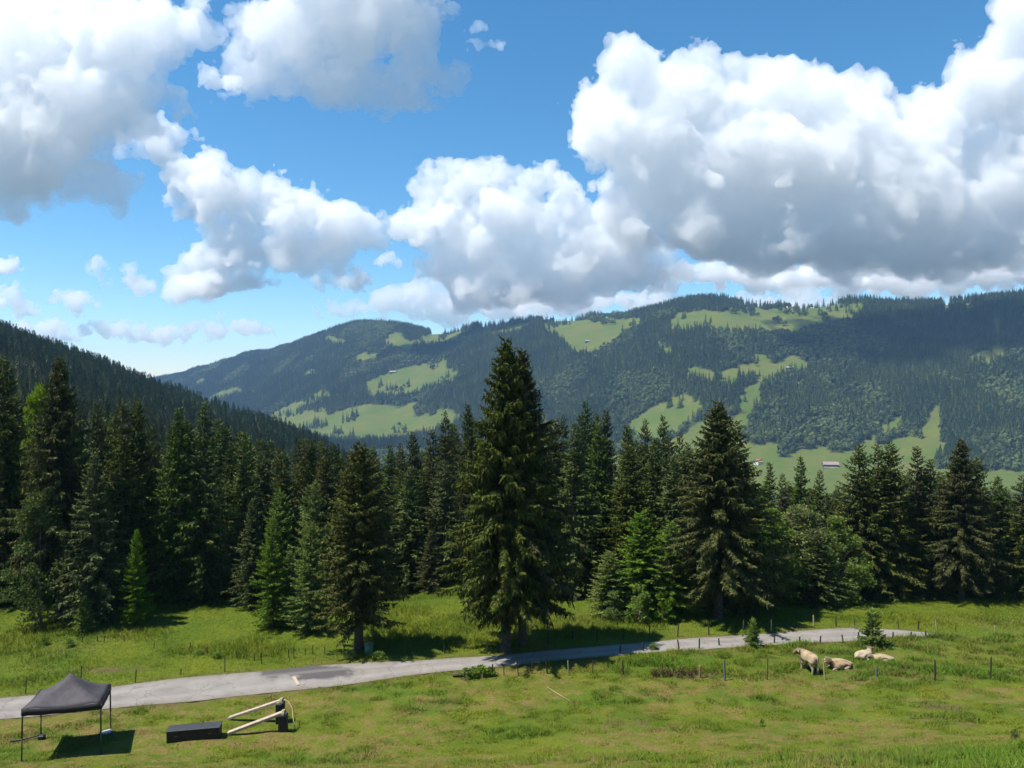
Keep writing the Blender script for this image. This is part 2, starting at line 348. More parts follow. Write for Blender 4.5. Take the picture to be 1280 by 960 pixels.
# ------------------------------------------------------------------ trees
M_BARK = plain('bark', (.075, .058, .045), .9, .1, var=.4, scale=9, bump=.6)
M_BARK_PALE = plain('pale_bark', (.16, .14, .115), .9, .1, var=.35, scale=9, bump=.4)
M_SPRUCE = leaf_material('spruce_needles', (.015, .025, .007), (.110, .120, .024), .14, .35)  # dark end lowered to paint deeper shade inside the crowns
M_GREENS = leaf_material('green_spruce_needles', (.020, .038, .009), (.118, .155, .034), .16, .4)
M_DIM = leaf_material('dim_broad_leaves', (.042, .072, .014), (.150, .195, .050), .3, .15)
M_OLIVE = leaf_material('olive_spruce_needles', (.024, .030, .007), (.122, .130, .029), .16, .2)
M_YOUNG = leaf_material('young_spruce_needles', (.070, .118, .020), (.185, .250, .045), .30, .25)
M_BLUE = leaf_material('pale_fir_needles', (.060, .108, .020), (.180, .240, .048), .30, .25)
M_LEAF = leaf_material('broad_leaves', (.080, .125, .024), (.205, .255, .060), .38, .2)
M_LIME = leaf_material('lime_leaves', (.120, .190, .020), (.260, .330, .035), .40, .15)
M_WEED = leaf_material('weed_leaves', (.085, .150, .022), (.200, .270, .050), .40, .25)
M_FAR = leaf_material('far_wood_leaves', (.030, .050, .020), (.115, .140, .045), .15, .0)

def diamonds(P, D, L, W, rs):
    """leaf-like diamonds: base P, unit direction D, length L, width W"""
    n = len(P); rv_ = rs.normal(size=(n, 3)); S = np.cross(D, rv_); S /= np.linalg.norm(S, axis=1, keepdims=True) + 1e-9
    tip = P + D * L[:, None]; mid = P + D * (L * .45)[:, None]; s = S * (W * .5)[:, None]
    V = np.stack([P, mid - s, tip, mid + s], 1).reshape(-1, 3)
    return V, np.arange(4 * n).reshape(n, 4)
def spruce(seed, h, rad, base, whorls, per=6, step=.13, twig=.42, wid=.11, hang=1, prof=.85, droop=1.0, dense_k=1.0, lean=0):
    rs = np.random.default_rng(seed); Ps, Ds, Ls, Ws, Ts = [], [], [], [], []
    ts = base / h + (1 - base / h) * (np.linspace(0, 1, whorls) ** .92)
    for t in ts[:-1]:
        tt = (t - base / h) / (1 - base / h)
        lmax = rad * (max(.02, 1 - tt) ** prof) * (0.60 + .40 * min(1, tt / .16)) + .12
        nb = max(3, int(per * (1.0 if tt < .8 else .8) + rs.integers(-1, 2)))
        a0 = rs.uniform(0, 6.28); sect = 1 + .22 * math.sin(a0 * 3)
        for b in range(nb):
            az = a0 + 6.283 * b / nb + rs.normal() * .25
            L = lmax * rs.uniform(.55, 1.2) * (1.0 if rs.random() > .08 else 1.25)
            if rs.random() < .10 and tt < .8: continue
            z0 = t * h + rs.normal() * .12
            al = -.06 - .22 * (1 - tt) * droop + .95 * tt ** 2.2 + rs.normal() * .10
            bb = (.32 - .2 * tt) * droop; cc = .26
            s = np.arange(.10 * L + .08, L, step * (1 if L > .8 else .7)); n = len(s)
            if n == 0: continue
            sg = s / L; zz = z0 + L * (al * sg - bb * sg ** 2 + cc * sg ** 3); sl = al - 2 * bb * sg + 3 * cc * sg ** 2
            fw = np.stack([math.cos(az) * np.ones(n), math.sin(az) * np.ones(n), sl], 1); fw /= np.linalg.norm(fw, axis=1, keepdims=True)
            sd = np.array([-math.sin(az), math.cos(az), 0])
            P = np.stack([math.cos(az) * s, math.sin(az) * s, zz], 1)
            for side in (-1, 1):
                for rep in range(int(1 + dense_k * .99)):
                    D = fw * rs.uniform(.35, .9, (n, 1)) + sd * side * rs.uniform(.5, 1.0, (n, 1)) + np.array([0, 0, -1]) * rs.uniform(.05, .75, (n, 1)) * droop
                    D /= np.linalg.norm(D, axis=1, keepdims=True)
                    l = twig * (1.25 - .75 * sg) * rs.uniform(.6, 1.3, n) * min(1, .35 + L / 2.2)
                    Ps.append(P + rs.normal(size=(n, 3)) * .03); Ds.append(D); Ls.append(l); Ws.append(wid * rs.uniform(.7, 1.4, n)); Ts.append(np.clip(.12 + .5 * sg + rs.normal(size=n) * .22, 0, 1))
            for rep in range(hang):
                D = np.array([0, 0, -1]) + rs.normal(size=(n, 3)) * .28 + fw * .15; D /= np.linalg.norm(D, axis=1, keepdims=True)
                l = twig * (1.35 - .5 * sg) * rs.uniform(.5, 1.5, n) * min(1, .3 + L / 2.5) * droop
                Ps.append(P + sd * rs.normal(size=(n, 1)) * .12); Ds.append(D); Ls.append(l); Ws.append(wid * rs.uniform(.7, 1.3, n)); Ts.append(np.clip(.1 + .3 * sg + rs.normal(size=n) * .2, 0, 1))
            # leading shoot
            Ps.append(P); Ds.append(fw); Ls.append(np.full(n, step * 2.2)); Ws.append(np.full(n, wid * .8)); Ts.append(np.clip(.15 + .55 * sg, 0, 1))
    z = np.arange(h * .93, h, .07); n = len(z)                       # the leader
    D = rs.normal(size=(n, 3)) * .5 + np.array([0, 0, .8]); D /= np.linalg.norm(D, axis=1, keepdims=True)
    Ps.append(np.stack([z * 0, z * 0, z], 1)); Ds.append(D); Ls.append(np.full(n, .28)); Ws.append(np.full(n, .09)); Ts.append(np.full(n, .6))
    V, Fc = diamonds(np.concatenate(Ps), np.concatenate(Ds), np.concatenate(Ls), np.concatenate(Ws), rs)
    return V, Fc, np.repeat(np.concatenate(Ts), 4)
def broadleaf(seed, h, rad, base, clumps, leaves, size=.20, flat=1.0):
    rs = np.random.default_rng(seed); Ps, Ds, Ts = [], [], []
    for k in range(clumps):
        z = rs.uniform(0, 1); rr = rad * (math.sin(math.pi * min(1, .16 + .84 * z) ** .8) ** .7) * math.sqrt(rs.uniform(.1, 1)); a = rs.uniform(0, 6.283)
        c = np.array([rr * math.cos(a), rr * math.sin(a), base + (h - base) * z]); cr = rad * rs.uniform(.16, .34); tk = rs.uniform(-.15, .2)
        n = int(leaves * rs.uniform(.6, 1.4)); d = rs.normal(size=(n, 3)); d /= np.linalg.norm(d, axis=1, keepdims=True); d[:, 2] = d[:, 2] * .8 + .12
        q = c + d * cr * (rs.uniform(.25, 1, (n, 1)) ** .5) * np.array([1, 1, .8]); Ps.append(q)
        D = d + rs.normal(size=(n, 3)) * .8; D /= np.linalg.norm(D, axis=1, keepdims=True); Ds.append(D); Ts.append(np.clip(.4 + tk + rs.normal(size=n) * .25, 0, 1))
    P = np.concatenate(Ps); n = len(P)
    V, Fc = diamonds(P, np.concatenate(Ds), size * rs.uniform(.6, 1.3, n), size * .6 * rs.uniform(.7, 1.3, n), rs)
    return V, Fc, np.repeat(np.concatenate(Ts), 4)
def tube(pts, rads, k=8):
    pts = np.array(pts, float); n = len(pts); V = []
    for i in range(n):
        d = pts[min(i + 1, n - 1)] - pts[max(i - 1, 0)]; d /= np.linalg.norm(d) + 1e-9
        a = np.cross(d, [0, 1, .13]) if abs(d[1]) < .9 else np.cross(d, [1, 0, .1]); a /= np.linalg.norm(a); b = np.cross(d, a)
        th = np.arange(k) / k * 2 * math.pi
        V.append(pts[i] + rads[i] * (np.cos(th)[:, None] * a + np.sin(th)[:, None] * b))
    V = np.concatenate(V + [pts[:1], pts[-1:]]); f = []
    for i in range(n - 1):
        for j in range(k): f.append((i * k + j, i * k + (j + 1) % k, (i + 1) * k + (j + 1) % k, (i + 1) * k + j))
    c0 = n * k; t3 = [(c0, (j + 1) % k, j) for j in range(k)] + [(c0 + 1, (n - 1) * k + j, (n - 1) * k + (j + 1) % k) for j in range(k)]
    return V, np.array(f), np.array(t3)
def join(parts):
    Vs, Q, T3, o = [], [], [], 0
    for V, q, t in parts:
        Vs.append(V)
        if len(q): Q.append(q + o)
        if len(t): T3.append(t + o)
        o += len(V)
    return np.concatenate(Vs), (np.concatenate(Q) if Q else np.zeros((0, 4), int)), (np.concatenate(T3) if T3 else np.zeros((0, 3), int))
def trunk_mesh(seed, h, r, limbs=0, spread=1.0, base=1.0):
    rs = np.random.default_rng(seed)
    z = np.array([-.25, 0, .25, .8, h * .25, h * .5, h * .75, h * .97]); rr = np.array([1.5, 1.35, 1.12, 1.0, .85, .6, .32, .05]) * r
    P = [tube(np.stack([rs.normal(size=8) * r * .12, rs.normal(size=8) * r * .12, z], 1), rr, 9)]
    for k in range(limbs):
        z0 = base + (h - base) * rs.uniform(.02, .6); a = rs.uniform(0, 6.283); L = spread * rs.uniform(.5, .9)
        P.append(tube([(0, 0, z0), (math.cos(a) * L * .5, math.sin(a) * L * .5, z0 + L * .35), (math.cos(a) * L, math.sin(a) * L, z0 + L * .9)], [r * .4, r * .25, r * .06], 6))
    V, q, t = join(P); return mesh_np('trunk', V, q, t, smooth=True)
KINDS = {}
def kind(name, base_name, h, rad, crown, trunk, mat, bark):
    V, Fc, tn = crown
    me = mesh_np('crown', V, Fc, attrs={'tint': tn}); me.materials.append(mat); trunk.materials.append(bark)
    KINDS[name] = dict(name=base_name, h=h, r=rad, crown=me, trunk=trunk)
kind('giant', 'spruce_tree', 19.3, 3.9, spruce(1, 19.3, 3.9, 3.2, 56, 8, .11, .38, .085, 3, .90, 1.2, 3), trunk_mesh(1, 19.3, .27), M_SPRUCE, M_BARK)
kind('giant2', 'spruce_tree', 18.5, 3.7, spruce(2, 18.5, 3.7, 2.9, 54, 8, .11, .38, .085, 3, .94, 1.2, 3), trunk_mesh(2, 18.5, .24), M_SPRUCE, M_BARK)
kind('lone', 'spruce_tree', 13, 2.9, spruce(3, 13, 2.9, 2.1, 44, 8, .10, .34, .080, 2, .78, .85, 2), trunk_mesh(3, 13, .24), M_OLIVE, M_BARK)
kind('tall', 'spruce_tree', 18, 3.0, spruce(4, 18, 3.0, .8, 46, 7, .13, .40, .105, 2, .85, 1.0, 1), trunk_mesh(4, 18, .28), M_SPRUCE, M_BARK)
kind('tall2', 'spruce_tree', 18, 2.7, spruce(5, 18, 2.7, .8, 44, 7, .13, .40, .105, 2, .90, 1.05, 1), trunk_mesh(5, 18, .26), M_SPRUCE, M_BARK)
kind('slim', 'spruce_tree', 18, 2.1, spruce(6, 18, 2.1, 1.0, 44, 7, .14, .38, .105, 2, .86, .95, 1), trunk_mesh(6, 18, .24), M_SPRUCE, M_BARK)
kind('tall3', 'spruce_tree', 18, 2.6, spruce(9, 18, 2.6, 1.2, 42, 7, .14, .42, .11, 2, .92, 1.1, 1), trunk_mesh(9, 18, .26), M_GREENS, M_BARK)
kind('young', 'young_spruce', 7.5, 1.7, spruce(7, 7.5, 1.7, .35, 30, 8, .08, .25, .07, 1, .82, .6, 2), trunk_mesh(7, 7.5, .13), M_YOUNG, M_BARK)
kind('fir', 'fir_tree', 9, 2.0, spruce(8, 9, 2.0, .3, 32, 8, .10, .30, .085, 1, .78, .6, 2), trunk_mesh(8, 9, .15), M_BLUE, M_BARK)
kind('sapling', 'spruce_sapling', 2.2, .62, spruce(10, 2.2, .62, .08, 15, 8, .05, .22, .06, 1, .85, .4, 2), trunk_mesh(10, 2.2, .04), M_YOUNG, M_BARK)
kind('leafy', 'broadleaf_tree', 8, 2.6, broadleaf(1, 8, 2.6, .5, 70, 170, .22), trunk_mesh(11, 6.5, .13, 9, 2.2, 1), M_LEAF, M_BARK_PALE)
kind('pale', 'broadleaf_tree', 8, 2.6, broadleaf(21, 8, 2.6, .5, 60, 150, .20), trunk_mesh(21, 6.5, .13, 9, 2.2, 1), M_DIM, M_BARK_PALE)
kind('leafy2', 'broadleaf_tree', 8, 2.6, broadleaf(2, 8, 2.6, .3, 64, 180, .22), trunk_mesh(12, 6.5, .12, 9, 2.0, .8), M_LEAF, M_BARK_PALE)
kind('lime', 'broadleaf_tree', 12, 2.6, broadleaf(3, 12, 2.6, 3, 60, 170, .24), trunk_mesh(13, 10, .16, 9, 2.2, 2), M_LIME, M_BARK_PALE)
kind('bush', 'leafy_shrub', 2.2, 1.0, broadleaf(4, 2.2, 1.0, .05, 34, 120, .13), trunk_mesh(14, 1.5, .04, 6, .6, .1), M_WEED, M_BARK_PALE)
kind('weed', 'weed_clump', .8, .55, broadleaf(5, .8, .55, .0, 18, 34, .12), trunk_mesh(15, .5, .015, 5, .25, .05), M_WEED, M_BARK_PALE)

def plant(kd, loc, hgt, rad, label, cat, group=None, rz=None, name=None):
    k = KINDS[kd]
    o = empty(name or k['name'], loc, rnd.uniform(0, 6.28) if rz is None else rz); o.scale = (rad / k['r'], rad / k['r'], hgt / k['h'])
    link('trunk', k['trunk'], o); link('crown', k['crown'], o)
    return tag(o, label, cat, group)
def tree(kd, px, top, Y, width, label, cat='tree', group=None, basepx=None, name=None):
    """a tree whose tip the photo shows at (px, top); it stands Y metres away; width of its crown in photo pixels"""
    p = spot(px if basepx is None else basepx, Y); h = (480 - top) / F * Y - p.z
    return plant(kd, p, h, width / 2 / F * Y, label, cat, group, name=name)

# trees the photo lets one tell apart: kind, tip x, tip y, distance, crown width, label
NEAR = [
 ('giant', 653, 424, 47.8, 182, 'tallest spruce, left of the twin pair standing by the road, broad drooping boughs', 632),
 ('giant2', 669, 437, 48.8, 172, 'right-hand spruce of the tall twin pair, its dark boughs casting shade on the road', 652),
 ('lone', 449, 556, 48.2, 138, 'lone olive-green spruce with bare lower trunk in the meadow left of the twin pair', None),
 ('giant', 897, 503, 54.5, 172, 'large broad dark spruce on the far side of the road left of the leafy trees', None),
 ('tall', 918, 527, 56.5, 159, 'shorter spruce tucked against the right side of the large broad dark spruce', None),
 ('giant2', 74, 447, 55, 139, 'tallest spruce at the left edge of the wood, full crown reaching the grass', None),
 ('tall', 4, 446, 58, 132, 'dark spruce cut by the left edge of the photo', None),
 ('lime', 47, 484, 62, 46, 'yellow-green broadleaf crown peeping between the two leftmost tall spruces', None),
 ('pale', 50, 624, 53.0, 80, 'pale green broadleaf tree in front of the spruces at far left', None),
 ('tall3', 118, 566, 53.0, 103, 'mid-height spruce in front of the tall wood right of the pale broadleaf tree', None),
 ('tall3', 121, 503, 62, 82, 'spruce with narrow tip right behind the tallest left-hand spruce', None),
 ('tall2', 152, 497, 60, 97, 'left one of two close dark spruces with level tips in the left wood', None),
 ('tall', 172, 499, 60.5, 97, 'right one of two close dark spruces with level tips in the left wood', None),
 ('tall3', 223, 511, 59, 101, 'sunlit spruce with ragged crown, left of the brighter pointed one', None),
 ('tall3', 255, 503, 59.5, 103, 'bright pointed spruce standing highest right of the ragged sunlit one', None),
 ('young', 170, 664, 52.5, 45, 'small green spruce alone at the dark foot of the left wood', None),
 ('young', 105, 746, 51.2, 34, 'low bright young fir at the meadow edge below the left wood', None),
 ('tall3', 304, 549, 62, 85, 'dark spruce behind the group of light young spruces on its left', None),
 ('tall3', 315, 624, 57, 60, 'narrow mid-height spruce left of the light young spruces', None),
 ('fir', 349, 613, 57.5, 74, 'paler bushy fir rising behind the light young spruces', None),
 ('fir', 391, 604, 57, 81, 'tall light green fir behind the brightest young spruce', None),
 ('young', 340, 648, 52.6, 63, 'slender light green young spruce, left of the brightest one, in the meadow', None),
 ('young', 391, 655, 51.6, 72, 'brightest light green young spruce standing out in the left meadow', 388),
 ('young', 362, 690, 53.5, 49, 'small light spruce squeezed between the two young meadow spruces', None),
 ('slim', 538, 664, 68, 45, 'small slim spruce alone in the grassy gap left of the twin pair', None),
 ('young', 762, 690, 55.5, 69, 'dark green young spruce just right of the twin pair across the road', None),
 ('fir', 802, 640, 56, 101, 'light green fir with sloping crown left of the large broad dark spruce', None),
 ('fir', 838, 652, 55, 85, 'pale green feathery fir leaning into the large broad dark spruce', None),
 ('bush', 799, 734, 53.6, 36, 'round light green bush at the foot of the feathery firs', None),
 ('bush', 767, 742, 54, 28, 'low leafy bush left of the round light green bush', None),
 ('bush', 828, 742, 53.8, 36, 'leafy bush right of the round light green bush', None),
 ('leafy', 962, 640, 60, 90, 'grey-green leafy tree right behind the large broad dark spruce', None),
 ('leafy2', 1003, 634, 60.5, 90, 'tallest grey-green leafy tree in the middle of the leafy clump', None),
 ('leafy', 1045, 650, 59.5, 80, 'grey-green leafy tree at the right end of the leafy clump', None),
 ('tall3', 1022, 668, 58, 80, 'dark low spruce in front of the grey-green leafy clump', None),
 ('tall', 1074, 556, 62, 111, 'spruce left of the twin-tipped dark spruces on the right', None),
 ('tall2', 1098, 555, 61.5, 111, 'left tip of the twin-tipped dark spruces on the right', None),
 ('tall', 1113, 553, 62, 111, 'right tip of the twin-tipped dark spruces on the right', None),
 ('slim', 1146, 558, 63, 80, 'slim pointed spruce right of the twin-tipped dark spruces', None),
 ('tall3', 1163, 574, 63, 87, 'shorter spruce between the slim pointed one and the widest right-hand spruce', None),
 ('giant2', 1201, 550, 60.5, 113, 'widest spruce of the right-hand wood, sunlit on its left side', None),
 ('tall', 1221, 572, 62, 105, 'dark spruce leaning on the right side of the widest right-hand spruce', None),
 ('tall3', 1247, 596, 63, 80, 'low spruce in the dip near the right edge', None),
 ('tall2', 1279, 594, 61, 101, 'spruce cut by the right edge of the photo', None),
 ('slim', 962, 578, 78, 53, 'leftmost of the four slim spruce tips before the distant barn', None),
 ('slim', 978, 592, 80, 47, 'second slim spruce tip from the left before the distant barn', None),
 ('tall3', 1001, 571, 79, 66, 'highest and fullest spruce tip before the distant barn', None),
 ('slim', 1025, 588, 80, 53, 'spruce with blunt flat tip just below the distant barn', None),
 ('tall2', 557, 514, 82, 72, 'spruce with bare pointed leader left of the twin pair', None),
 ('tall', 585, 505, 78, 80, 'spruce showing highest just left of the twin pair', None),
 ('tall3', 732, 502, 72, 87, 'highest spruce immediately right of the twin pair', None),
 ('tall', 757, 512, 75, 80, 'spruce with double crown second right of the twin pair', None),
 ('slim', 783, 530, 70, 66, 'slim spruce lit along its left side in the middle wood', None),
 ('tall2', 806, 524, 74, 74, 'dark spruce between the slim lit one and the large broad spruce', None),
 ('tall3', 829, 519, 76, 74, 'dark spruce with blunt tip left of the large broad spruce', None),
 ('slim', 850, 541, 72, 60, 'narrow spruce touching the left side of the large broad spruce', None),
 ('tall', 516, 540, 84, 72, 'spruce tip left of the bare pointed leader in the middle wood', None),
 ('sapling', 941, 775, 48.6, 19, 'spindly green sapling on the near verge of the road', None),
 ('sapling', 1091, 763, 48.6, 33, 'small dark spruce sapling on the bank above the resting cows', None),
 ('bush', 817, 804, 48.2, 13, 'small round shrub at the near edge of the road right of the twin pair', None),
]
taken = []
for kd, x, top, Y, w, lab, bp in NEAR:
    nm = 'spruce_sapling' if 'sapling' in lab else None
    o = tree(kd, x, top, Y, w, lab, 'bush' if kd == 'bush' else 'tree', basepx=bp, name=nm)
    taken.append((o.location.x, o.location.y, o.scale.x * KINDS[kd]['r']))
NEARCOUNT = len(NEAR)

# the wood behind them: every tree is an object; tips kept under the line of tree tips the photo shows
SKX = [-80, 0, 30, 100, 150, 200, 260, 330, 400, 440, 480, 520, 560, 600, 700, 730, 760, 850, 880, 940, 1040, 1060, 1120, 1180, 1240, 1320]
SKY = [455, 470, 500, 520, 515, 530, 520, 548, 545, 560, 556, 552, 525, 512, 512, 510, 520, 545, 560, 600, 604, 600, 575, 590, 606, 606]
FRONT_X = [-80, 0, 60, 200, 300, 330, 420, 500, 530, 560, 600, 730, 760, 900, 1000, 1320]
FRONT_Y = [55, 55, 56, 56.5, 58, 60, 64, 70, 72, 72, 66, 60, 58, 59, 62, 62]
n_mid = 0
for row in range(5000):
    if n_mid >= 240: break
    px_ = rnd.uniform(-60, 1340); Yf = float(np.interp(px_, FRONT_X, FRONT_Y)); Y = Yf + (rnd.random() ** 1.2) * 44 + .5
    p = spot(px_, Y)
    rad = rnd.uniform(2.8, 3.9)
    if any((p.x - a) ** 2 + (p.y - b) ** 2 < (.43 * (rad + min(c, 3))) ** 2 for a, b, c in taken): continue
    line = float(np.interp(px_, SKX, SKY)) + abs(rnd.gauss(0, 14)) + (0 if Y > Yf + 6 else 15)
    hmax = (480 - line) / F * Y - p.z
    h = min(hmax, rnd.uniform(16, 23))
    if h < 7: continue
    if h < 12: rad *= h / 12
    taken.append((p.x, p.y, rad)); n_mid += 1
    side = 'left' if px_ < 430 else 'middle' if px_ < 930 else 'right'
    plant(rnd.choice(['tall', 'tall2', 'tall3', 'slim', 'tall3']), p, h, rad,
          {'left': 'dark spruce packed in the wood behind the left meadow', 'middle': 'dark spruce packed in the wood behind the twin pair and the large broad spruce',
           'right': 'dark spruce packed in the wood right of the leafy clump'}[side], 'tree', {'left': 'spruces of the left wood', 'middle': 'spruces of the middle wood', 'right': 'spruces of the right wood'}[side])

# ------------------------------------------------------------------ woods too far and too many to count
def scatter(templates, P, S, W, A, tint, name, mat, lean=0):
    Vs, Qs, Ts, o = [], [], [], 0
    pick = rng.integers(0, len(templates), len(P))
    for k, (tv, tf, tt) in enumerate(templates):
        s = pick == k; n = s.sum()
        if n == 0: continue
        c, sn = np.cos(A[s])[:, None], np.sin(A[s])[:, None]
        x = (tv[None, :, 0] * c - tv[None, :, 1] * sn) * W[s][:, None]; y = (tv[None, :, 0] * sn + tv[None, :, 1] * c) * W[s][:, None]; z = tv[None, :, 2] * S[s][:, None]
        V = np.stack([x + P[s, 0:1], y + P[s, 1:2], z + P[s, 2:3]], -1)
        Qs.append((tf[None] + (o + np.arange(n) * len(tv))[:, None, None]).reshape(-1, tf.shape[1])); o += n * len(tv)
        Vs.append(V.reshape(-1, 3)); Ts.append(np.clip(tint[s][:, None] + tt[None], 0, 1).ravel())
    return mesh_np(name, np.concatenate(Vs), np.concatenate(Qs), attrs={'tint': np.concatenate(Ts)})
def unit_spruce(seed, tiers, n, inner=.35):
    """light spruce of unit height and radius: ragged hanging boughs as triangles"""
    rs = np.random.default_rng(seed); V, Fc, T_ = [], [], []
    for t in range(tiers):
        z = .04 + .93 * t / tiers; r = (1 - t / tiers) ** .85 + .04
        for b in range(n):
            a = 6.283 * (b + rs.uniform(-.3, .3)) / n + t * 1.1; rr = r * rs.uniform(.65, 1.2); dz = .95 / tiers
            tip = (rr * math.cos(a), rr * math.sin(a), z - dz * rs.uniform(.0, .7)); w = 3.6 / n * max(r, .15)
            up = z + dz * rs.uniform(.9, 1.6)
            l = (inner * rr * math.cos(a) - w * rr * .5 * math.sin(a), inner * rr * math.sin(a) + w * rr * .5 * math.cos(a), up - dz * .3)
            q = (inner * rr * math.cos(a) + w * rr * .5 * math.sin(a), inner * rr * math.sin(a) - w * rr * .5 * math.cos(a), up - dz * .3)
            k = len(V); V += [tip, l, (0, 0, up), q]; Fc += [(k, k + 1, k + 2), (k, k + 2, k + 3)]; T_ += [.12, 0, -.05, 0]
    return np.array(V), np.array(Fc), np.array(T_) + 0.0
def unit_broad(seed, n):
    rs = np.random.default_rng(seed); V, Fc, T_ = [], [], []
    for i in range(n):
        d = rs.normal(size=3); d /= np.linalg.norm(d); d[2] = abs(d[2]) * .9 - .15
        c = np.array([0, 0, .42]) + d * np.array([.85, .85, .5]) * rs.uniform(.6, 1); t1 = np.cross(d, rs.normal(size=3)); t1 /= np.linalg.norm(t1); t2 = np.cross(d, t1); s = rs.uniform(.25, .42); up = np.array([0, 0, .5])
        k = len(V); V += [c + t1 * s * (1, 1, .5), c - t1 * s * .6 * (1, 1, .5) + t2 * s * (1, 1, .5), c - t1 * s * .6 * (1, 1, .5) - t2 * s * (1, 1, .5)]; Fc.append((k, k + 1, k + 2)); T_ += [.05, 0, 0]
    return np.array(V), np.array(Fc), np.array(T_)
# hillside wood on the left and the dip behind the front trees (120-950 m)
def field_points(u0, u1, z0, z1, n, spacing):
    """random ground points, thinned to a spacing that is even on the ground"""
    u = rng.uniform(u0, u1, n); z = np.sqrt(rng.uniform(z0 ** 2, z1 ** 2, n)); X = (u - 640) / F * z
    key = np.floor(X / spacing).astype(np.int64) * 1000003 + np.floor(z / spacing).astype(np.int64)
    _, i = np.unique(key, return_index=True); X, z = X[i], z[i]
    return X, z, H(X, z)
X, Y, Z = field_points(-120, 1400, 96, 920, 60000, 4.4)
u = 640 + F * X / Y; v = 480 - F * Z / Y
ok = ((u < 520) | (Y < 330)) & ~(cleared(X, Y, Z) & (Y > 600)) & ((v > 395))
htop = rng.uniform(11, 18, len(X)) * (1 - .25 * (fbm(X / 40, Y / 40, 15, 2) < .4))
line = np.interp(u, SKX, [450] * 3 + [470, 490, 505, 515, 530, 548, 556, 556, 552, 530, 525, 525, 525, 530, 560, 575, 612, 620, 612, 600, 612, 620, 620])
room = (480 - line) / F * Y - Z
ok &= (room > 6) | (Y > 330); h_ = np.where(Y > 330, htop, np.minimum(htop, np.maximum(room, 1)))
X, Y, Z, h_ = X[ok], Y[ok], Z[ok], h_[ok]; P = np.stack([X, Y, Z - .3], 1)
near_ = Y < 380
LOD1 = [unit_spruce(s, 13, 7) for s in (1, 2, 3)]; LOD2 = [unit_spruce(s, 6, 7) for s in (4, 5, 6)]; BR1 = [unit_broad(s, 60) for s in (1, 2)]; BR2 = [unit_broad(s, 26) for s in (3, 4, 5)]
def wood_mesh(name, sel, temps, wmin, wmax, t0, label):
    n = sel.sum(); patch = fbm(X[sel] / 55, Y[sel] / 55, 33, 3)
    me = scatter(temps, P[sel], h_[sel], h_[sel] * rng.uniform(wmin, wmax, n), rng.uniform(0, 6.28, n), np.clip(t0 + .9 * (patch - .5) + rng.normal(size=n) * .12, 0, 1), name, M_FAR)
    return tag(link(name, me, None, M_FAR), label, 'forest', kind='stuff')
wood_mesh('hillside_forest', near_, LOD1, .19, .27, .14, 'dark spruce wood covering the left hillside behind the front trees')
wood_mesh('ridge_forest', ~near_, LOD2, .25, .37, .18, 'spruces along the sloping ridge of the left hill')
# the far mountain (950-4000 m)
X, Y, Z = field_points(-60, 1340, 950, 4200, 420000, 6.6)
h_ = rng.uniform(14, 25, len(X)); u = 640 + F * X / Y
k1 = cleared(X, Y, Z) | cleared(X, Y, Z + h_ * .5)
lone = (fbm(X / 38, Y / 60, 77, 2) > .66) & (rng.random(len(X)) < .30)                     # single trees and clumps left in the pastures
valley = (480 - F * Z / Y) > 548
ok = (~k1 | (lone & ~valley & cleared(X, Y, Z))) & ~((480 - F * Z / Y > 590))
X, Y, Z, h_ = X[ok], Y[ok], Z[ok], h_[ok]; P = np.stack([X, Y, Z - .5], 1)
bro = (fbm(X / 120, Y / 160, 55, 3) + rng.normal(size=len(X)) * .06) > .60
wood_mesh('mountain_forest', ~bro, LOD2, .21, .32, .16, 'dense spruce forest covering the far mountainside')
h_ = h_ * .8
wood_mesh('mountain_broadleaf_wood', bro, BR2, .36, .50, .40, 'paler round broadleaf trees mixed into the far mountain forest')
print('TREES', NEARCOUNT, n_mid, len(X))

# ------------------------------------------------------------------ grass: far too many blades to count
def tufts(name, X, Y, hgt, wid, n_blade, mat, lean=.35, label=None, extra=None):
    n = len(X); Z = H(X, Y); dr, lu, di = fields(X, Y) if extra is None else extra
    A = rng.uniform(0, 6.283, (n, n_blade)); bx = X[:, None] + rng.normal(size=(n, n_blade)) * wid[:, None] * 2.2; by = Y[:, None] + rng.normal(size=(n, n_blade)) * wid[:, None] * 2.2
    hh = hgt[:, None] * rng.uniform(.5, 1.25, (n, n_blade)); ln = hh * rng.uniform(.1, 1, (n, n_blade)) * lean * 2
    ww = wid[:, None] * rng.uniform(.5, 1.2, (n, n_blade)); tx = bx + np.cos(A) * ln; ty = by + np.sin(A) * ln
    a2 = A + rng.uniform(.6, 2.4, A.shape); dx, dy = np.cos(a2) * ww * .5, np.sin(a2) * ww * .5; z0 = np.broadcast_to(Z[:, None] - .02, A.shape)
    V = np.stack([np.stack([bx - dx, by - dy, z0], -1), np.stack([bx + dx, by + dy, z0], -1), np.stack([tx, ty, z0 + hh], -1)], 2).reshape(-1, 3)
    rp = lambda a: np.repeat(np.clip(a, 0, 1), n_blade * 3)
    tint = np.repeat(rng.uniform(0, 1, n * n_blade), 3)
    me = mesh_np(name, V, np.arange(len(V)).reshape(-1, 3), attrs={'dry': rp(dr), 'lush': rp(lu), 'dirt': rp(di * .6), 'tint': tint})
    return tag(link(name, me, None, mat), label, 'grass', kind='stuff')
m = NT('grass_blades'); g = grass_colour(m, False); t = m.attr('tint')
g = m.n('ShaderNodeHueSaturation', {'Color': g, 'Hue': m.math('ADD', .488, m.math('MULTIPLY', t, .024)), 'Value': m.math('ADD', .55, m.math('MULTIPLY', t, .95))}).outputs[0]
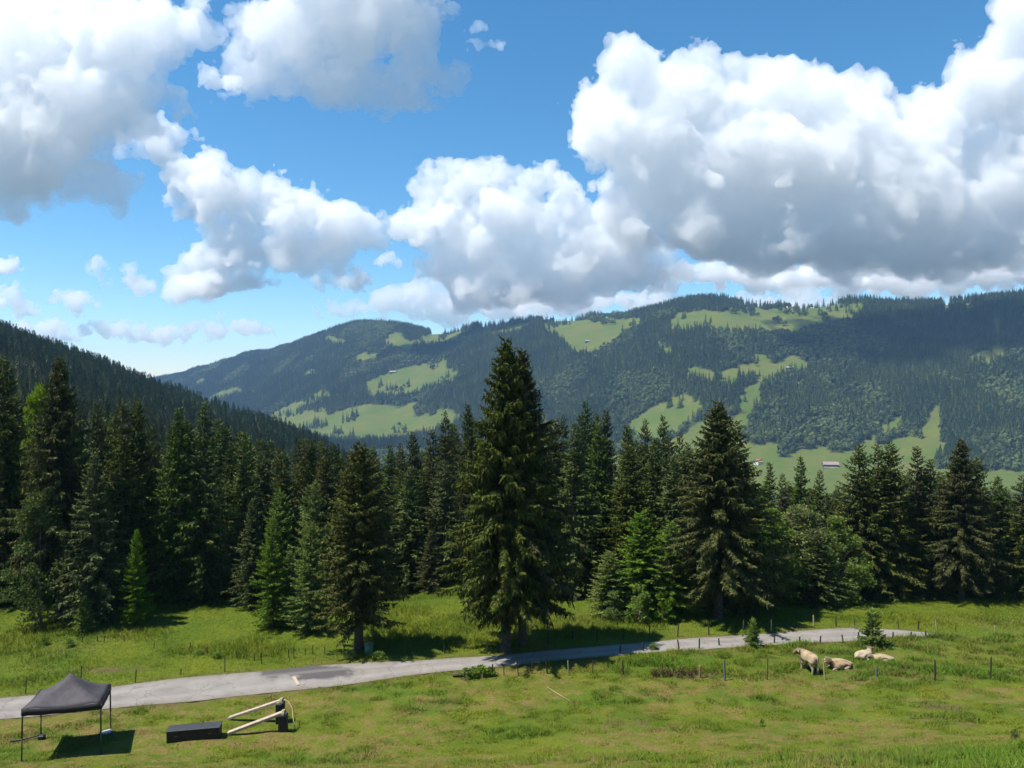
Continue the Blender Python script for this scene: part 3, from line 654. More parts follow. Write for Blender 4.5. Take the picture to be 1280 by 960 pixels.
gn = m.n('ShaderNodeNewGeometry').outputs['Normal']; nn = m.n('ShaderNodeVectorMath', {0: m.n('ShaderNodeVectorMath', {0: gn, 1: (.5, .5, .5)}, operation='MULTIPLY').outputs[0], 1: (0, 0, .5)}, operation='ADD').outputs[0]; nn = m.n('ShaderNodeVectorMath', {0: nn}, operation='NORMALIZE').outputs[0]      # normals tilted upward so upright blades render brighter, like the turf
b = m.n('ShaderNodeBsdfPrincipled', {'Base Color': g, 'Roughness': .7, 'Specular IOR Level': .08, 'Normal': nn}); tr = m.n('ShaderNodeBsdfTranslucent', {'Color': g})
m.t.links.new(m.n('ShaderNodeMixShader', {0: .30, 1: b.outputs[0], 2: tr.outputs[0]}).outputs[0], m.out.inputs[0]); M_GRASS = m.m
def scatter_in(u0, u1, y0, y1, n):
    u = rng.uniform(u0, u1, n); Y = np.sqrt(rng.uniform(y0 ** 2, y1 ** 2, n)); return (u - 640) / F * Y, Y
# the mown bank and the pasture on this side of the road
X, Y = scatter_in(-60, 1350, 17.5, 53, 260000)
lo = np.interp(X, rb[:, 0], rb[:, 1]); k = (Y < lo + .5 * (fbm(X / .8, X * 0, 63, 3) - .62)) & (480 - F * H(X, Y) / Y < 990); X, Y = X[k], Y[k]
e = fields(X, Y); dr, lu, di = e
past = sstep(41.5, 44.5, Y) * sstep(2, 7, X); bare = (rng.random(len(X)) < di * .8); k = ~bare
hg = (.35 + 1.5 * sstep(.3, .75, fbm(X / .8, Y / .6, 23, 3))) * (.055 + .10 * lu + .045 * past + .05 * fbm(X / 1.5, Y / 1.5, 19, 3)) * (1 - .4 * dr) + .06 * sstep(1.1, .0, np.interp(X, rb[:, 0], rb[:, 1]) - Y) * (X > -8)
tufts('short_grass', X[k], Y[k], hg[k], (.020 + hg * .10)[k], 3, M_GRASS, .8, 'mown and grazed turf on the slope this side of the road', (dr[k], lu[k], di[k]))
# tall tussocks at the lower right, close to the viewpoint
X, Y = scatter_in(880, 1400, 17.5, 29, 9000); k = rng.random(len(X)) < sstep(.50, .66, fbm(X / 1.3, Y / 1.3, 29, 3)) * sstep(880, 1150, 640 + F * X / Y); X, Y = X[k], Y[k]
tufts('tall_grass', X, Y, rng.uniform(.14, .34, len(X)), rng.uniform(.012, .022, len(X)), 5, M_GRASS, .3, 'taller lush grass in the lower right corner')
# the unmown meadow beyond the road
X, Y = scatter_in(-60, 1350, 40, 76, 210000)
hi = np.interp(X, ra[:, 0], ra[:, 1]); k = (Y > hi - .6 * (fbm(X / .9, X * 0, 67, 3) - .60)); X, Y = X[k], Y[k]; e = fields(X, Y); k = rng.random(len(X)) > e[2] * .8
X, Y = X[k], Y[k]; tall = .10 + .22 * sstep(.4, .75, fbm(X / 4, Y / 3, 39, 3)) * sstep(.3, 3, Y - np.interp(X, ra[:, 0], ra[:, 1]))
tufts('meadow_grass', X, Y, tall, .02 + tall * .09, 3, M_GRASS, .6, 'tall uncut meadow grass between the road and the wood', tuple(a[k] for a in e))

# ------------------------------------------------------------------ canopy tent
def bm_mesh(name, V, faces, smooth=False, mat=None):
    me = bpy.data.meshes.new(name); me.from_pydata([tuple(v) for v in V], [], [tuple(f) for f in faces]); me.update()
    if smooth: me.polygons.foreach_set('use_smooth', [True] * len(me.polygons))
    if mat: me.materials.append(mat)
    return me
def box(cx, cy, cz, sx, sy, sz, bev=.06):
    """a box with chamfered edges as (V, quads, tris): chamfer made by three slabs of rings"""
    b = min(bev, sx * .3, sy * .3, sz * .3); V = []
    rings = [(-sz / 2, b), (-sz / 2 + b, 0), (sz / 2 - b, 0), (sz / 2, b)]
    for z, i in rings:
        X_, Y_ = sx / 2 - i, sy / 2 - i; c = b if i == 0 else b * .3
        for x, y in ((X_, Y_ - c), (X_ - c, Y_), (-X_ + c, Y_), (-X_, Y_ - c), (-X_, -Y_ + c), (-X_ + c, -Y_), (X_ - c, -Y_), (X_, -Y_ + c)): V.append((cx + x, cy + y, cz + z))
    f = [(r * 8 + j, r * 8 + (j + 1) % 8, r * 8 + 8 + (j + 1) % 8, r * 8 + 8 + j) for r in range(3) for j in range(8)]
    f += [tuple(range(7, -1, -1)), tuple(range(24, 32))]
    return V, f
def oriented(V, o, ex, ey, ez): return [tuple(Vector(o) + ex * v[0] + ey * v[1] + ez * v[2]) for v in V]
M_TENT = plain('black_canvas', (.055, .049, .054), .75, .35, var=.28, scale=3, bump=.8)
M_VAL = plain('shaded_valance_canvas', (.018, .017, .019), .75, .3, var=.2, scale=2)  # valance coloured darker than the roof, its lesser sunlight painted in
M_STEEL = plain('dark_steel_tube', (.045, .045, .048), .45, .5, .6, var=.2)
M_BLACK = plain('black_painted_wood', (.012, .012, .014), .6, .4, var=.4, scale=5, bump=.3)
M_BEAM = plain('pale_sawn_timber', (.36, .29, .22), .85, .15, var=.35, scale=9, bump=.6)
M_ROPE = plain('pale_rope', (.38, .36, .19), .85, .1, var=.15)
M_WHITE = plain('white_plastic', (.62, .64, .60), .5, .4, var=.12)
foot = [ground(27, 952), ground(126.5, 943), ground(138.5, 915.5), ground(51, 923)]
cz = sum((p for p in foot), Vector()) / 4; tent = empty('canopy_tent', cz)
tag(tent, 'black pop-up canopy tent with peaked roof and open sides on the grass by the road', 'canopy tent')
eave = [p + Vector((0, 0, 1.98 + (.04 if i in (1, 2) else 0))) for i, p in enumerate(foot)]
ex0 = [p - cz for p in eave]; peak = ex0[0] * .25 + ex0[1] * .25 + ex0[2] * .25 + ex0[3] * .25; top = 1.02
N = 16; V, Fc = [], []
for j in range(N + 1):
    for i in range(N + 1):
        a, b = i / N, j / N; p = (ex0[0] * (1 - a) + ex0[1] * a) * (1 - b) + (ex0[3] * (1 - a) + ex0[2] * a) * b
        da, db = abs(2 * a - 1), abs(2 * b - 1); r = max(da, db); s_ = min(da, db); ridge = 1 - r
        z = top * (.55 * ridge + .45 * ridge ** 2.2) - .16 * (1 - s_ / max(r, .01)) * r * (1 - r) * 2 + .022 * math.sin(9 * a + 5 * b) + .014 * math.sin(31 * a - 4 * b) * (1 - r) + .012 * math.sin(27 * b + 6 * a) * (1 - r)
        if r > .97: z -= .05 * (1 - s_ ** 2)
        V.append(tuple(p + Vector((0, 0, z + .27))))
for j in range(N):
    for i in range(N): k = j * (N + 1) + i; Fc.append((k, k + 1, k + N + 2, k + N + 1))
roof = link('canopy_roof', bm_mesh('canopy_roof', V, Fc, True, M_TENT), tent)
md = roof.modifiers.new('cloth', 'SOLIDIFY'); md.thickness = .012
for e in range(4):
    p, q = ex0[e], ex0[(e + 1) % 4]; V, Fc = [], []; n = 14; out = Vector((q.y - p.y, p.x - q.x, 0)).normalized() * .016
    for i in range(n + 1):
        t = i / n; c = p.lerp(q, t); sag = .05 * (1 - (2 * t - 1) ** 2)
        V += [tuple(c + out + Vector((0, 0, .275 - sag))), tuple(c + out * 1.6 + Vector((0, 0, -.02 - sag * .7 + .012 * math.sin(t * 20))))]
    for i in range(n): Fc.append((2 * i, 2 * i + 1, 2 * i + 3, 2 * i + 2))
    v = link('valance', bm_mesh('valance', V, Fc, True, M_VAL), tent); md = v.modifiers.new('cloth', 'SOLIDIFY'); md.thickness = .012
for e in range(4):
    f0 = foot[e] - cz; e0 = ex0[e] * .985 + Vector((0, 0, .1)); mid = f0.lerp(e0, .48)
    P = join([tube([f0 + Vector((0, 0, -.03)), mid], [.028, .028], 8), tube([mid, e0], [.034, .034], 8)])
    leg = link('leg', mesh_np('leg', *P), tent, M_STEEL)
    bv, bf = box(f0.x, f0.y, f0.z + .015, .16, .16, .03, .01); link('foot_plate', bm_mesh('foot_plate', bv, bf, False, M_STEEL), leg)
for e in range(4):                                              # scissor truss under the roof
    p, q = ex0[e] * .97, ex0[(e + 1) % 4] * .97; P = []
    for s in range(2):
        a, b = p.lerp(q, s / 2), p.lerp(q, (s + 1) / 2); d = Vector((0, 0, .28)); P += [tube([a, b + d * .8], [.014, .014], 6), tube([a + d * .8, b], [.014, .014], 6)]
    link('truss', mesh_np('truss', *join(P)), tent, M_STEEL)
# weights on the feet
p = foot[2]; rs = np.random.default_rng(3); V, f = box(0, 0, 0, .42, .3, .12, .05)
bag = link('weight_bag', bm_mesh('weight_bag', [(x * (1 + .1 * math.sin(9 * y)), y, z + .03 * math.sin(7 * x)) for x, y, z in V], f, True, M_WHITE), None, None, (p.x - .12, p.y - .14, p.z + .07), .3)
tag(bag, 'small white weight bag at the back right foot of the canopy tent', 'weight')
p = foot[3]; P = [tube([p + Vector((-1.15, -.42, .05)), p + Vector((-.7, -.3, .07)), p + Vector((-.2, -.05, .12)), p + Vector((.02, -.02, .2))], [.035, .04, .035, .03], 7)]
st = link('dark_strap', mesh_np('dark_strap', *join(P), smooth=True), None, M_BLACK); tag(st, 'dark strap lying on the grass at the back left foot of the canopy tent', 'strap')
V, f = box(0, 0, 0, .30, .26, .22, .05); wt = link('leg_weight', bm_mesh('leg_weight', V, f, False, M_BLACK), None, None, (p.x + .1, p.y - .1, p.z + .1), .2)
tag(wt, 'dark block weighing down the back left foot of the canopy tent', 'weight')

# ------------------------------------------------------------------ low black box and the two beams on black posts
p, q = ground(208, 930), ground(274.5, 924); ex = (q - p); L = ex.length; ex.normalize(); ez = Vector((0, 0, 1)); ey = ez.cross(ex).normalized(); ez = ex.cross(ey)
bx = empty('black_box', p + ex * L / 2 + ey * .3, math.atan2(ex.y, ex.x)); tag(bx, 'long low black box lying on the grass between the canopy tent and the beams', 'box')
bx.rotation_euler = (0, -math.asin(ex.z), math.atan2(ex.y, ex.x))
V, f = box(0, 0, .24, L, .62, .56, .025); link('body', bm_mesh('body', V, f, False, M_BLACK), bx)
V, f = box(0, 0, .548, L + .05, .68, .05, .02); link('lid', bm_mesh('lid', V, f, False, plain('sunlit_black_lid', (.035, .036, .042), .55, .4, var=.25, bump=.2)), bx)  # lid coloured lighter than the body, sun on the top painted in
for s in (-1, 1):
    V, f = box(s * L * .32, -.325, .3, .16, .03, .05, .01); link('handle', bm_mesh('handle', V, f, False, M_STEEL), bx)
def block(name, g0, w, h, label):
    o = empty(name, g0, .15); tag(o, label, 'post')
    V, f = box(0, 0, h / 2 - .05, w, w, h + .1, .04); link('post_body', bm_mesh('post_body', V, f, False, M_BLACK), o)
    P = []
    for z in (.16, h - .12): P.append(tube([(w * .52 * math.cos(a), w * .52 * math.sin(a), z) for a in np.linspace(0, 6.283, 5) + .785 - 1e-3], [.012] * 5, 5))
    V, f = box(0, 0, h + .02, w * .8, w * .8, .06, .02); link('cap', bm_mesh('cap', V, f, False, plain('grey_clamp', (.30, .27, .23), .7, .3)), o)
    return o
gf, gb = ground(354, 914), ground(350.5, 903)
block('black_post', gf, .42, .80, 'nearer of two short black posts with a pale beam end lashed on top')
block('black_post', gb, .42, .98, 'farther of two short black posts, half hidden behind the nearer one')
def beam(a, b, w, t, label):
    d = (b - a); L = d.length; d.normalize(); s = d.cross(Vector((0, 0, 1))).normalized(); u = s.cross(d)
    V, f = box(0, 0, 0, L, w, t, .012); o = link('timber_beam', bm_mesh('timber_beam', [tuple(d * v[0] + s * v[1] + u * v[2]) for v in V], f, False, M_BEAM), None, None, (a + b) / 2)
    return tag(o, label, 'beam')
a0 = ground(285, 918.5); b0 = gf + Vector((.1, -.05, .93)); beam(a0 + Vector((0, 0, .07)), b0, .26, .13, 'nearer pale timber beam sloping from the grass up to the nearer black post')
a1 = ground(286, 899.5); b1 = gb + Vector((.12, 0, 1.10)); beam(a1 + Vector((0, 0, .07)), b1, .25, .12, 'farther pale timber beam sloping from the grass up to the farther black post')
P = []
for c, d in ((b0, gf), (b1, gb)):
    for i in range(3):
        th = np.linspace(0, 6.283, 13); r_ = .16 + .02 * i
        P.append(tube([(c.x - .12 + .05 * i, c.y + r_ * math.cos(t), c.z - .05 + r_ * .8 * math.sin(t)) for t in th], [.022] * 13, 5))
e = ground(369.5, 912.5); P.append(tube([b1 + Vector((.05, 0, .02)), b1 + Vector((.25, -.05, -.02)), Vector((b1.x + .48, b1.y - .1, b1.z - .35)), Vector((e.x - .1, e.y, e.z + .45)), e + Vector((0, 0, .0))], [.016, .02, .02, .02, .016], 6))
tag(link('lashing_rope', mesh_np('lashing_rope', *join(P), smooth=True), None, M_ROPE), 'pale rope lashed round the beam ends and hanging to the grass beside the black posts', 'rope')
# pale pole lying in the grass, plank on the road
a, b = ground(684, 860), ground(712, 877.5); P = tube([a + Vector((0, 0, .05)), a.lerp(b, .5) + Vector((-.05, 0, .07)), b + Vector((0, 0, .05))], [.013, .016, .012], 7)
tag(link('pale_stick', mesh_np('pale_stick', *P, smooth=True), None, plain('peeled_wood', (.36, .33, .19), .8, .2)), 'thin pale stick lying on the mown grass below the fence', 'stick')
a, b = ground(367, 847), ground(373, 857.5); beam(a + Vector((0, 0, .04)), b + Vector((0, 0, .04)), .18, .06, 'short pale plank lying on the patched part of the road')
# green marker box by the lone spruce
p = ground(461, 818); gb_ = empty('green_bin', p, .2); tag(gb_, 'small pale green bin at the foot of the lone spruce', 'bin')
MG = plain('green_plastic', (.085, .165, .085), .5, .4, var=.15)
th = [tube([(0, 0, -.05), (0, 0, .1), (0, 0, .62)], [.23, .24, .27], 12)]; link('barrel', mesh_np('barrel', *join(th), smooth=False), gb_, MG)
link('lid', mesh_np('lid', *tube([(0, 0, .62), (0, 0, .67), (0, 0, .72)], [.30, .30, .20], 12)), gb_, MG)
a, b = ground(566, 846), ground(590, 846.5)
tag(link('old_log', mesh_np('old_log', *tube([a + Vector((0, 0, .1)), a.lerp(b, .5) + Vector((0, .05, .13)), b + Vector((0, 0, .1))], [.10, .12, .09], 9), smooth=True), None, M_BARK), 'short grey log lying in weeds between the road and the mown grass', 'log')

# ------------------------------------------------------------------ weeds
for i, (x, y, h, w, lab) in enumerate([(600, 846, .55, 30, 'bushy weed clump at the near road edge beside the old log'), (585, 846, .45, 24, 'bushy weed clump behind the old log'), (612, 845, .5, 18, 'bushy weed clump at the first fence post of the near fence'),
        (437, 824, .5, 20, 'dark leafy weeds at the foot of the lone spruce'), (472, 824, .45, 24, 'dark leafy weeds right of the small pale green bin'), (940, 803, 1.0, 22, 'bushy weeds round the foot of the spindly green sapling'),
        (1277, 942, .36, 14, 'tall thistle-like weed cut by the right edge of the photo'), (1268, 926, .45, 12, 'upright yellowish weed near the right edge'), (953, 908, .32, 7, 'small upright weed alone in the mown grass below the cows'),
        (56, 806, .5, 14, 'pale weed tuft at the dark wood edge, left one'), (88, 808, .45, 14, 'pale weed tuft at the dark wood edge, right one'), (270, 822, .3, 18, 'dark green weed patch in the left meadow among the posts'), (250, 818, .28, 16, 'green weed patch near the dark patch in the left meadow')]):
    p = ground(x, y); plant('weed', p, h, w / 2 / F * p.y, lab, 'weed')

# ------------------------------------------------------------------ fence posts
WOODS = {'dark': plain('weathered_dark_wood', (.050, .042, .034), .9, .1, var=.4, scale=14, bump=.4), 'thin': plain('rusty_dark_stake', (.060, .045, .036), .8, .2, var=.35, scale=14),
         'pale': plain('pale_new_wood', (.32, .27, .15), .85, .15, var=.2, scale=14), 'grey': plain('grey_weathered_wood', (.13, .13, .13), .9, .1, var=.3, scale=14, bump=.4), 'orange': plain('orange_brown_wood', (.26, .15, .08), .85, .15, var=.25, scale=14)}
PM = {}
def post(x, y, h, kind_, label, group, rpx=None):
    p = ground(x, y); hh = h / F * p.y; r = {'dark': .048, 'thin': .028, 'pale': .045, 'grey': .062, 'orange': .07}[kind_]; key = kind_ + str(rnd.randint(0, 2))
    if key not in PM:
        rs = np.random.default_rng(abs(hash(key)) % 1000 if False else len(PM)); b = rs.normal(size=2) * .25
        PM[key] = mesh_np('fence_post', *tube([(0, 0, -.3), (0, 0, 0), (b[0] * .3, b[1] * .3, .5), (b[0] * .2, b[1] * .2, .93), (b[0] * .2, b[1] * .2, 1.0)], [1.05, 1.0, .95, .92, .6], 8)); PM[key].materials.append(WOODS[kind_])
    o = link('fence_post', PM[key], None, None, p, rnd.uniform(0, 6)); o.scale = (r, r, hh); o.rotation_euler = (rnd.gauss(0, .05), rnd.gauss(0, .05), rnd.uniform(0, 6))
    return tag(o, label, 'fence post', group)
G1 = 'posts of the near fence along the mown grass'
for x, y, h, k_, lab in [(615.5, 846, 16, 'dark', 'dark post beside the weed clump, first of the near fence from the left'), (630, 844, 11, 'thin', None), (648, 845, 24, 'thin', 'tall thin stake standing before the road under the twin pair'), (665, 842, 15, 'thin', None), (684, 842, 18, 'dark', 'thick dark post left of the bright pale post in the near fence'),
        (711, 845, 20, 'pale', 'bright pale yellow post in the near fence above the thin stick'), (741, 842, 16, 'thin', None), (779, 844, 18, 'dark', 'dark leaning post between the bright pale post and the brown withered plants'), (829, 847, 18, 'thin', 'thin brown stake in front of the brown withered plants'), (875, 848, 16, 'orange', 'short orange-brown post beside the brown withered plants'),
        (906, 851, 26, 'grey', 'thick pale grey post in the near fence, left of the cows'), (959, 850, 26, 'thin', 'tall thin stake just left of the standing cow'), (1031, 850, 26, 'pale', 'pale post in front of the lying cows'), (1096, 848, 13, 'grey', 'faint short grey post below the right-hand pair of cows'),
        (1169, 851, 26, 'dark', 'thick dark post standing right of the cows'), (1238, 847, 25, 'dark', 'dark post nearest the right edge of the near fence')]:
    post(x, y, h, k_, lab or 'thin dark stake in the near fence under the twin pair', G1)
G2 = 'low posts along the near edge of the road'
for x, y, h in [(775, 816, 9), (804, 814, 11), (849, 813, 13), (874, 811, 13), (899, 807, 9), (968, 804, 11), (999.5, 804, 8), (1025, 804, 9), (1054, 803.5, 10), (1073, 802, 12), (1116, 799, 9), (1139, 798, 8), (1157, 797, 8)]:
    post(x, y, h, 'dark', 'short dark post on the near edge of the road, its top against the asphalt', G2)
G3 = 'posts along the far edge of the road'
for x, y, h, k_ in [(609, 818, 18, 'thin'), (556, 818, 12, 'thin'), (685, 805, 17, 'dark'), (716, 799, 10, 'dark'), (746, 803, 16, 'dark'), (778.5, 800, 15, 'dark'), (812, 798, 16, 'dark'), (847, 796, 17, 'dark'), (886, 794, 17, 'dark'), (964, 789, 15, 'pale'), (929, 787, 12, 'pale'), (989, 784, 8, 'thin'),
        (1017, 782, 13, 'pale'), (1045, 783, 13, 'dark'), (1068, 781.5, 8, 'thin'), (1123, 786, 11, 'thin'), (1148, 787.5, 11, 'dark'), (1171, 789, 14, 'pale'), (1195, 790, 8, 'thin'), (1244, 793, 11, 'pale')]:
    post(x, y, h, k_, {'dark': 'dark wooden post on the far verge of the road', 'thin': 'thin stake on the far verge of the road', 'pale': 'pale wooden post on the far verge of the road, right half of the photo'}[k_], G3)
G4 = 'stakes in the left meadow beyond the road'
for x, y, h in [(32, 868, 18), (100.6, 856, 24), (169, 853.5, 17), (226, 842.5, 7), (281, 840, 18), (327, 830.6, 15), (342, 822, 12), (297, 824, 10), (318, 826, 9), (361, 822, 11), (367.5, 823, 13), (381.5, 819, 9), (391, 817.5, 11), (406, 818, 9), (430, 816, 8)]:
    post(x, y, h, 'thin', 'thin dark stake in the left meadow close beyond the road', G4)
for x, y, h in [(238, 811, 8), (259, 816, 7), (192.5, 811, 7), (155, 802, 8), (130, 803, 8), (122, 802, 7), (103, 802, 8)]:
    post(x, y, h, 'thin', 'small stake far back in the left meadow near the dark wood', 'stakes at the foot of the left wood')

# ------------------------------------------------------------------ cows
def skin(name, V, E, rad, sub=1):
    me = bpy.data.meshes.new(name); me.from_pydata(V, E, []); o = bpy.data.objects.new(name, me); COL.objects.link(o)
    md = o.modifiers.new('s', 'SKIN'); md.use_smooth_shade = True
    for i, sv in enumerate(me.skin_vertices[0].data): sv.radius = rad[i] if isinstance(rad[i], tuple) else (rad[i], rad[i]); sv.use_root = (i == 0)
    o.modifiers.new('ss', 'SUBSURF').levels = sub; o.modifiers['ss'].render_levels = sub
    out = bpy.data.meshes.new_from_object(o.evaluated_get(bpy.context.evaluated_depsgraph_get())); out.name = name
    bpy.data.objects.remove(o); return out
def hide_material(name, body, dark, pale):
    m = NT(name); oc = m.n('ShaderNodeTexCoord').outputs['Object']; x = m.n('ShaderNodeSeparateXYZ', {0: oc}); n_ = m.noise(2.5, 4, .6, oc)
    c = m.mix(m.ramp(n_, .35, .65), body, tuple(v * .8 for v in body))
    c = m.mix(m.math('MULTIPLY', m.ramp(m.math('ADD', x.outputs['X'], m.math('MULTIPLY', n_, .3)), .66, .86), .85), c, dark)
    c = m.mix(m.math('MULTIPLY', m.ramp(m.noise(1.7, 3, .5, oc), .46, .56), .5), c, dark)
    c = m.mix(m.math('MULTIPLY', m.ramp(x.outputs['Z'], .55, .35), .7), c, pale)
    c = m.mix(m.ramp(x.outputs['X'], 1.12, 1.2), c, pale)
    m.bsdf(c, .8, .15, normal=m.bump(m.noise(40, 2, .6, oc), .3, .01)); return m.m
def chain(V, E, Rr, start, pts):
    prev = start
    for p, r in pts: V.append(p); Rr.append(r); E.append((prev, len(V) - 1)); prev = len(V) - 1
    return prev
def cow_standing(turn=0.0):
    V = [(-.50, 0, 1.06)]; Rr = [(.33, .31)]; E = []
    s = chain(V, E, Rr, 0, [((-.1, 0, 1.02), (.35, .34)), ((.35, 0, 1.04), (.31, .35)), ((.60, 0, 1.03), (.25, .34)), ((.78, .10 * turn, 1.13), (.18, .24)), ((.88, .28 * turn, 1.20), (.165, .17)), ((.95, .48 * turn, 1.06), (.13, .14)), ((.99, .60 * turn, .92), (.11, .10))])
    r = chain(V, E, Rr, 0, [((-.76, 0, 1.08), (.26, .28))])
    chain(V, E, Rr, r, [((-.93, 0, 1.12), .045), ((-.99, 0, .85), .03), ((-.98, 0, .5), .03), ((-.98, 0, .35), .055)])
    head = 5
    for sd in (-1, 1):
        chain(V, E, Rr, head, [((.87 - .15 * sd * turn, .26 * turn + sd * .12, 1.26), .055), ((.86 - .27 * sd * turn, .24 * turn + sd * .20, 1.24), .07), ((.85 - .35 * sd * turn, .23 * turn + sd * .25, 1.18), .02)])
        chain(V, E, Rr, 3 if False else 2, [((.48, sd * .20, .74), (.17, .17)), ((.50, sd * .21, .48), (.10, .10)), ((.51, sd * .21, .26), (.07, .07)), ((.51, sd * .21, .06), (.08, .08)), ((.54, sd * .21, .0), (.085, .06))])
        chain(V, E, Rr, 0, [((-.60, sd * .23, .76), (.23, .26)), ((-.54, sd * .23, .54), (.14, .15)), ((-.70, sd * .22, .40), (.085, .09)), ((-.66, sd * .22, .08), (.075, .075)), ((-.63, sd * .22, .0), (.085, .06))])
    return skin('body', V, E, Rr, 2)
def cow_lying(turn=0.0, low=False):
    V = [(-.55, 0, .44)]; Rr = [(.40, .42)]; E = []; hz = -.28 if low else 0
    chain(V, E, Rr, 0, [((-.1, 0, .42), (.46, .44)), ((.35, 0, .45), (.40, .42)), ((.62, 0, .58 + hz * .4), (.27, .31)), ((.80, .10 * turn, .80 + hz), (.19, .23)), ((.92, .24 * turn, .95 + hz * 1.5), (.165, .165)), ((1.07, .36 * turn, .82 + hz * 1.5), (.13, .14)), ((1.18, .44 * turn, .69 + hz * 1.3), (.11, .10))])
    r = chain(V, E, Rr, 0, [((-.86, 0, .36), (.22, .24))]); chain(V, E, Rr, r, [((-1.0, .05, .25), .04), ((-1.08, .18, .08), .03), ((-.95, .34, .05), .045)])
    for sd in (-1, 1):
        chain(V, E, Rr, 5, [((.90 - .10 * sd * turn, .24 * turn + sd * .16, 1.02 + hz * 1.5), .055), ((.87 - .15 * sd * turn, .24 * turn + sd * .29, 1.02 + hz * 1.5), .07), ((.85 - .18 * sd * turn, .24 * turn + sd * .36, .97 + hz * 1.5), .02)])
        chain(V, E, Rr, 2, [((.55, sd * .27, .22), (.12, .12)), ((.86, sd * .30, .10), (.075, .07)), ((.62, sd * .36, .05), (.05, .05)), ((.50, sd * .38, .05), (.055, .05))])
        chain(V, E, Rr, 0, [((-.45, sd * .33, .25), (.2, .2)), ((-.05, sd * .46, .15), (.11, .12)), ((-.35, sd * .56, .07), (.06, .06)), ((-.05, sd * .58, .05), (.05, .05))])
    return skin('body', V, E, Rr, 2)
M_HORN = plain('horn', (.45, .38, .27), .5, .4)
def cow(x, y, rz, mesh, mat, label, sc_=1.0, zs=1.0):
    p = ground(x, y); o = empty('cow', p, rz); o.scale = (sc_,) * 3; tag(o, label, 'cow', 'cows resting in the pasture')
    o.scale = (sc_, sc_, sc_ * zs); link('body', mesh, o, mat); return o
TAN = hide_material('pale_tan_hide', (.37, .28, .175), (.11, .095, .055), (.42, .34, .24)); BRN = hide_material('brown_hide', (.30, .21, .12), (.050, .034, .022), (.32, .25, .18)); CRM = hide_material('cream_hide', (.40, .32, .22), (.10, .065, .042), (.42, .35, .26))
cow(1011, 839.5, R(108), cow_standing(1.0), TAN, 'standing pale brown cow seen from behind, looking back to the left', .80, 1.06)
cow(1050, 835.5, R(196), cow_lying(-.5), BRN, 'lying brown cow with a dark face right beside the standing cow', .80, .66)
cow(1049, 832, R(172), cow_lying(.7), TAN, 'lying tan cow with raised head and pricked ears behind the dark-faced cow', .76, .62)
cow(1080, 822.5, R(28), cow_lying(.6), CRM, 'lying cream cow with dark head below the small sapling', .76, .66)
cow(1102, 824.5, R(164), cow_lying(.4, True), TAN, 'tan cow lying flat in the grass, its back right of the cream cow', .74, .50)
# withered docks by the orange-brown post
MD = leaf_material('withered_dock', (.060, .032, .022), (.13, .075, .045), .15, .2)
for i in range(16):
    x = rnd.uniform(815, 872); y = rnd.uniform(842, 848); p = ground(x, y); rs = np.random.default_rng(i); n = 60
    P0 = np.stack([rs.normal(size=n) * .1, rs.normal(size=n) * .1, rs.uniform(0, .35, n)], 1); D = rs.normal(size=(n, 3)) + [0, 0, .8]; D /= np.linalg.norm(D, axis=1, keepdims=True)
    V, f = diamonds(P0, D, rs.uniform(.06, .16, n), np.full(n, .05), rs); me = mesh_np('withered_dock', V, f, attrs={'tint': np.repeat(rs.uniform(0, 1, n), 4)})
    tag(link('withered_dock', me, None, MD, p), 'brown withered dock plant left of the orange-brown post', 'plant', 'withered docks')

# ------------------------------------------------------------------ buildings in the valley and huts on the mountain
M_ROOFP = plain('greyish_pink_roof', (.26, .19, .17), .85, .2, var=.2, scale=.8); M_ROOFR = plain('red_tiles', (.42, .16, .10), .85, .2, var=.2, scale=.8)
M_BOARD = plain('brown_boards', (.12, .075, .05), .85, .2, var=.3, scale=1.2); M_PLASTER = plain('white_plaster', (.70, .68, .63), .85, .2, var=.08, scale=.6); M_PANE = plain('dark_pane', (.03, .035, .04), .2, .6); M_TIN = plain('bright_tin_roof', (.24, .24, .23), .5, .4, var=.1)
def house(name, loc, rz, L, W, hw, hr, wall, roof, label, cat, plinth=None):
    o = empty(name, loc, rz); tag(o, label, cat); ov = .6
    V = [(-L/2, -W/2, -2), (L/2, -W/2, -2), (L/2, W/2, -2), (-L/2, W/2, -2), (-L/2, -W/2, hw), (L/2, -W/2, hw), (L/2, W/2, hw), (-L/2, W/2, hw), (-L/2, 0, hw + hr - .15), (L/2, 0, hw + hr - .15)]
    w_ = link('wall', bm_mesh('wall', V, [(0, 1, 5, 4), (2, 3, 7, 6), (1, 2, 6, 9, 5), (3, 0, 4, 8, 7), (0, 3, 2, 1)], False, wall), o)
    a, b = L/2 + ov, W/2 + ov; s = hr / (W/2); ze = hw - s * ov
    V = [(-a, -b, ze), (a, -b, ze), (a, 0, hw + hr), (-a, 0, hw + hr), (a, b, ze), (-a, b, ze)]
    rf = link('roof', bm_mesh('roof', V, [(0, 1, 2, 3), (3, 2, 4, 5)], False, roof), o); rf.modifiers.new('t', 'SOLIDIFY').thickness = -.22; rf.modifiers['t'].offset = 1
    if plinth:
        V, f = box(0, -W/2 - .03, .2, L * .96, .06, 1.6, .02); link('plinth', bm_mesh('plinth', V, f, False, plinth), o)
    n = max(2, int(L / 4))
    for i in range(n):
        V, f = box(-L/2 + L * (i + .5) / n, -W/2 - .08, hw * .62, 1.0, .1, 1.1, .02); link('window', bm_mesh('window', V, f, False, M_PANE), o)
    return o
p = spot(1038, 1120); p = ground(1038, 584, 800); house('barn', p, R(-8), 21, 9, 4.2, 3.6, M_BOARD, M_ROOFP, 'long brown barn with greyish pink roof on the valley meadow', 'barn', M_PLASTER)
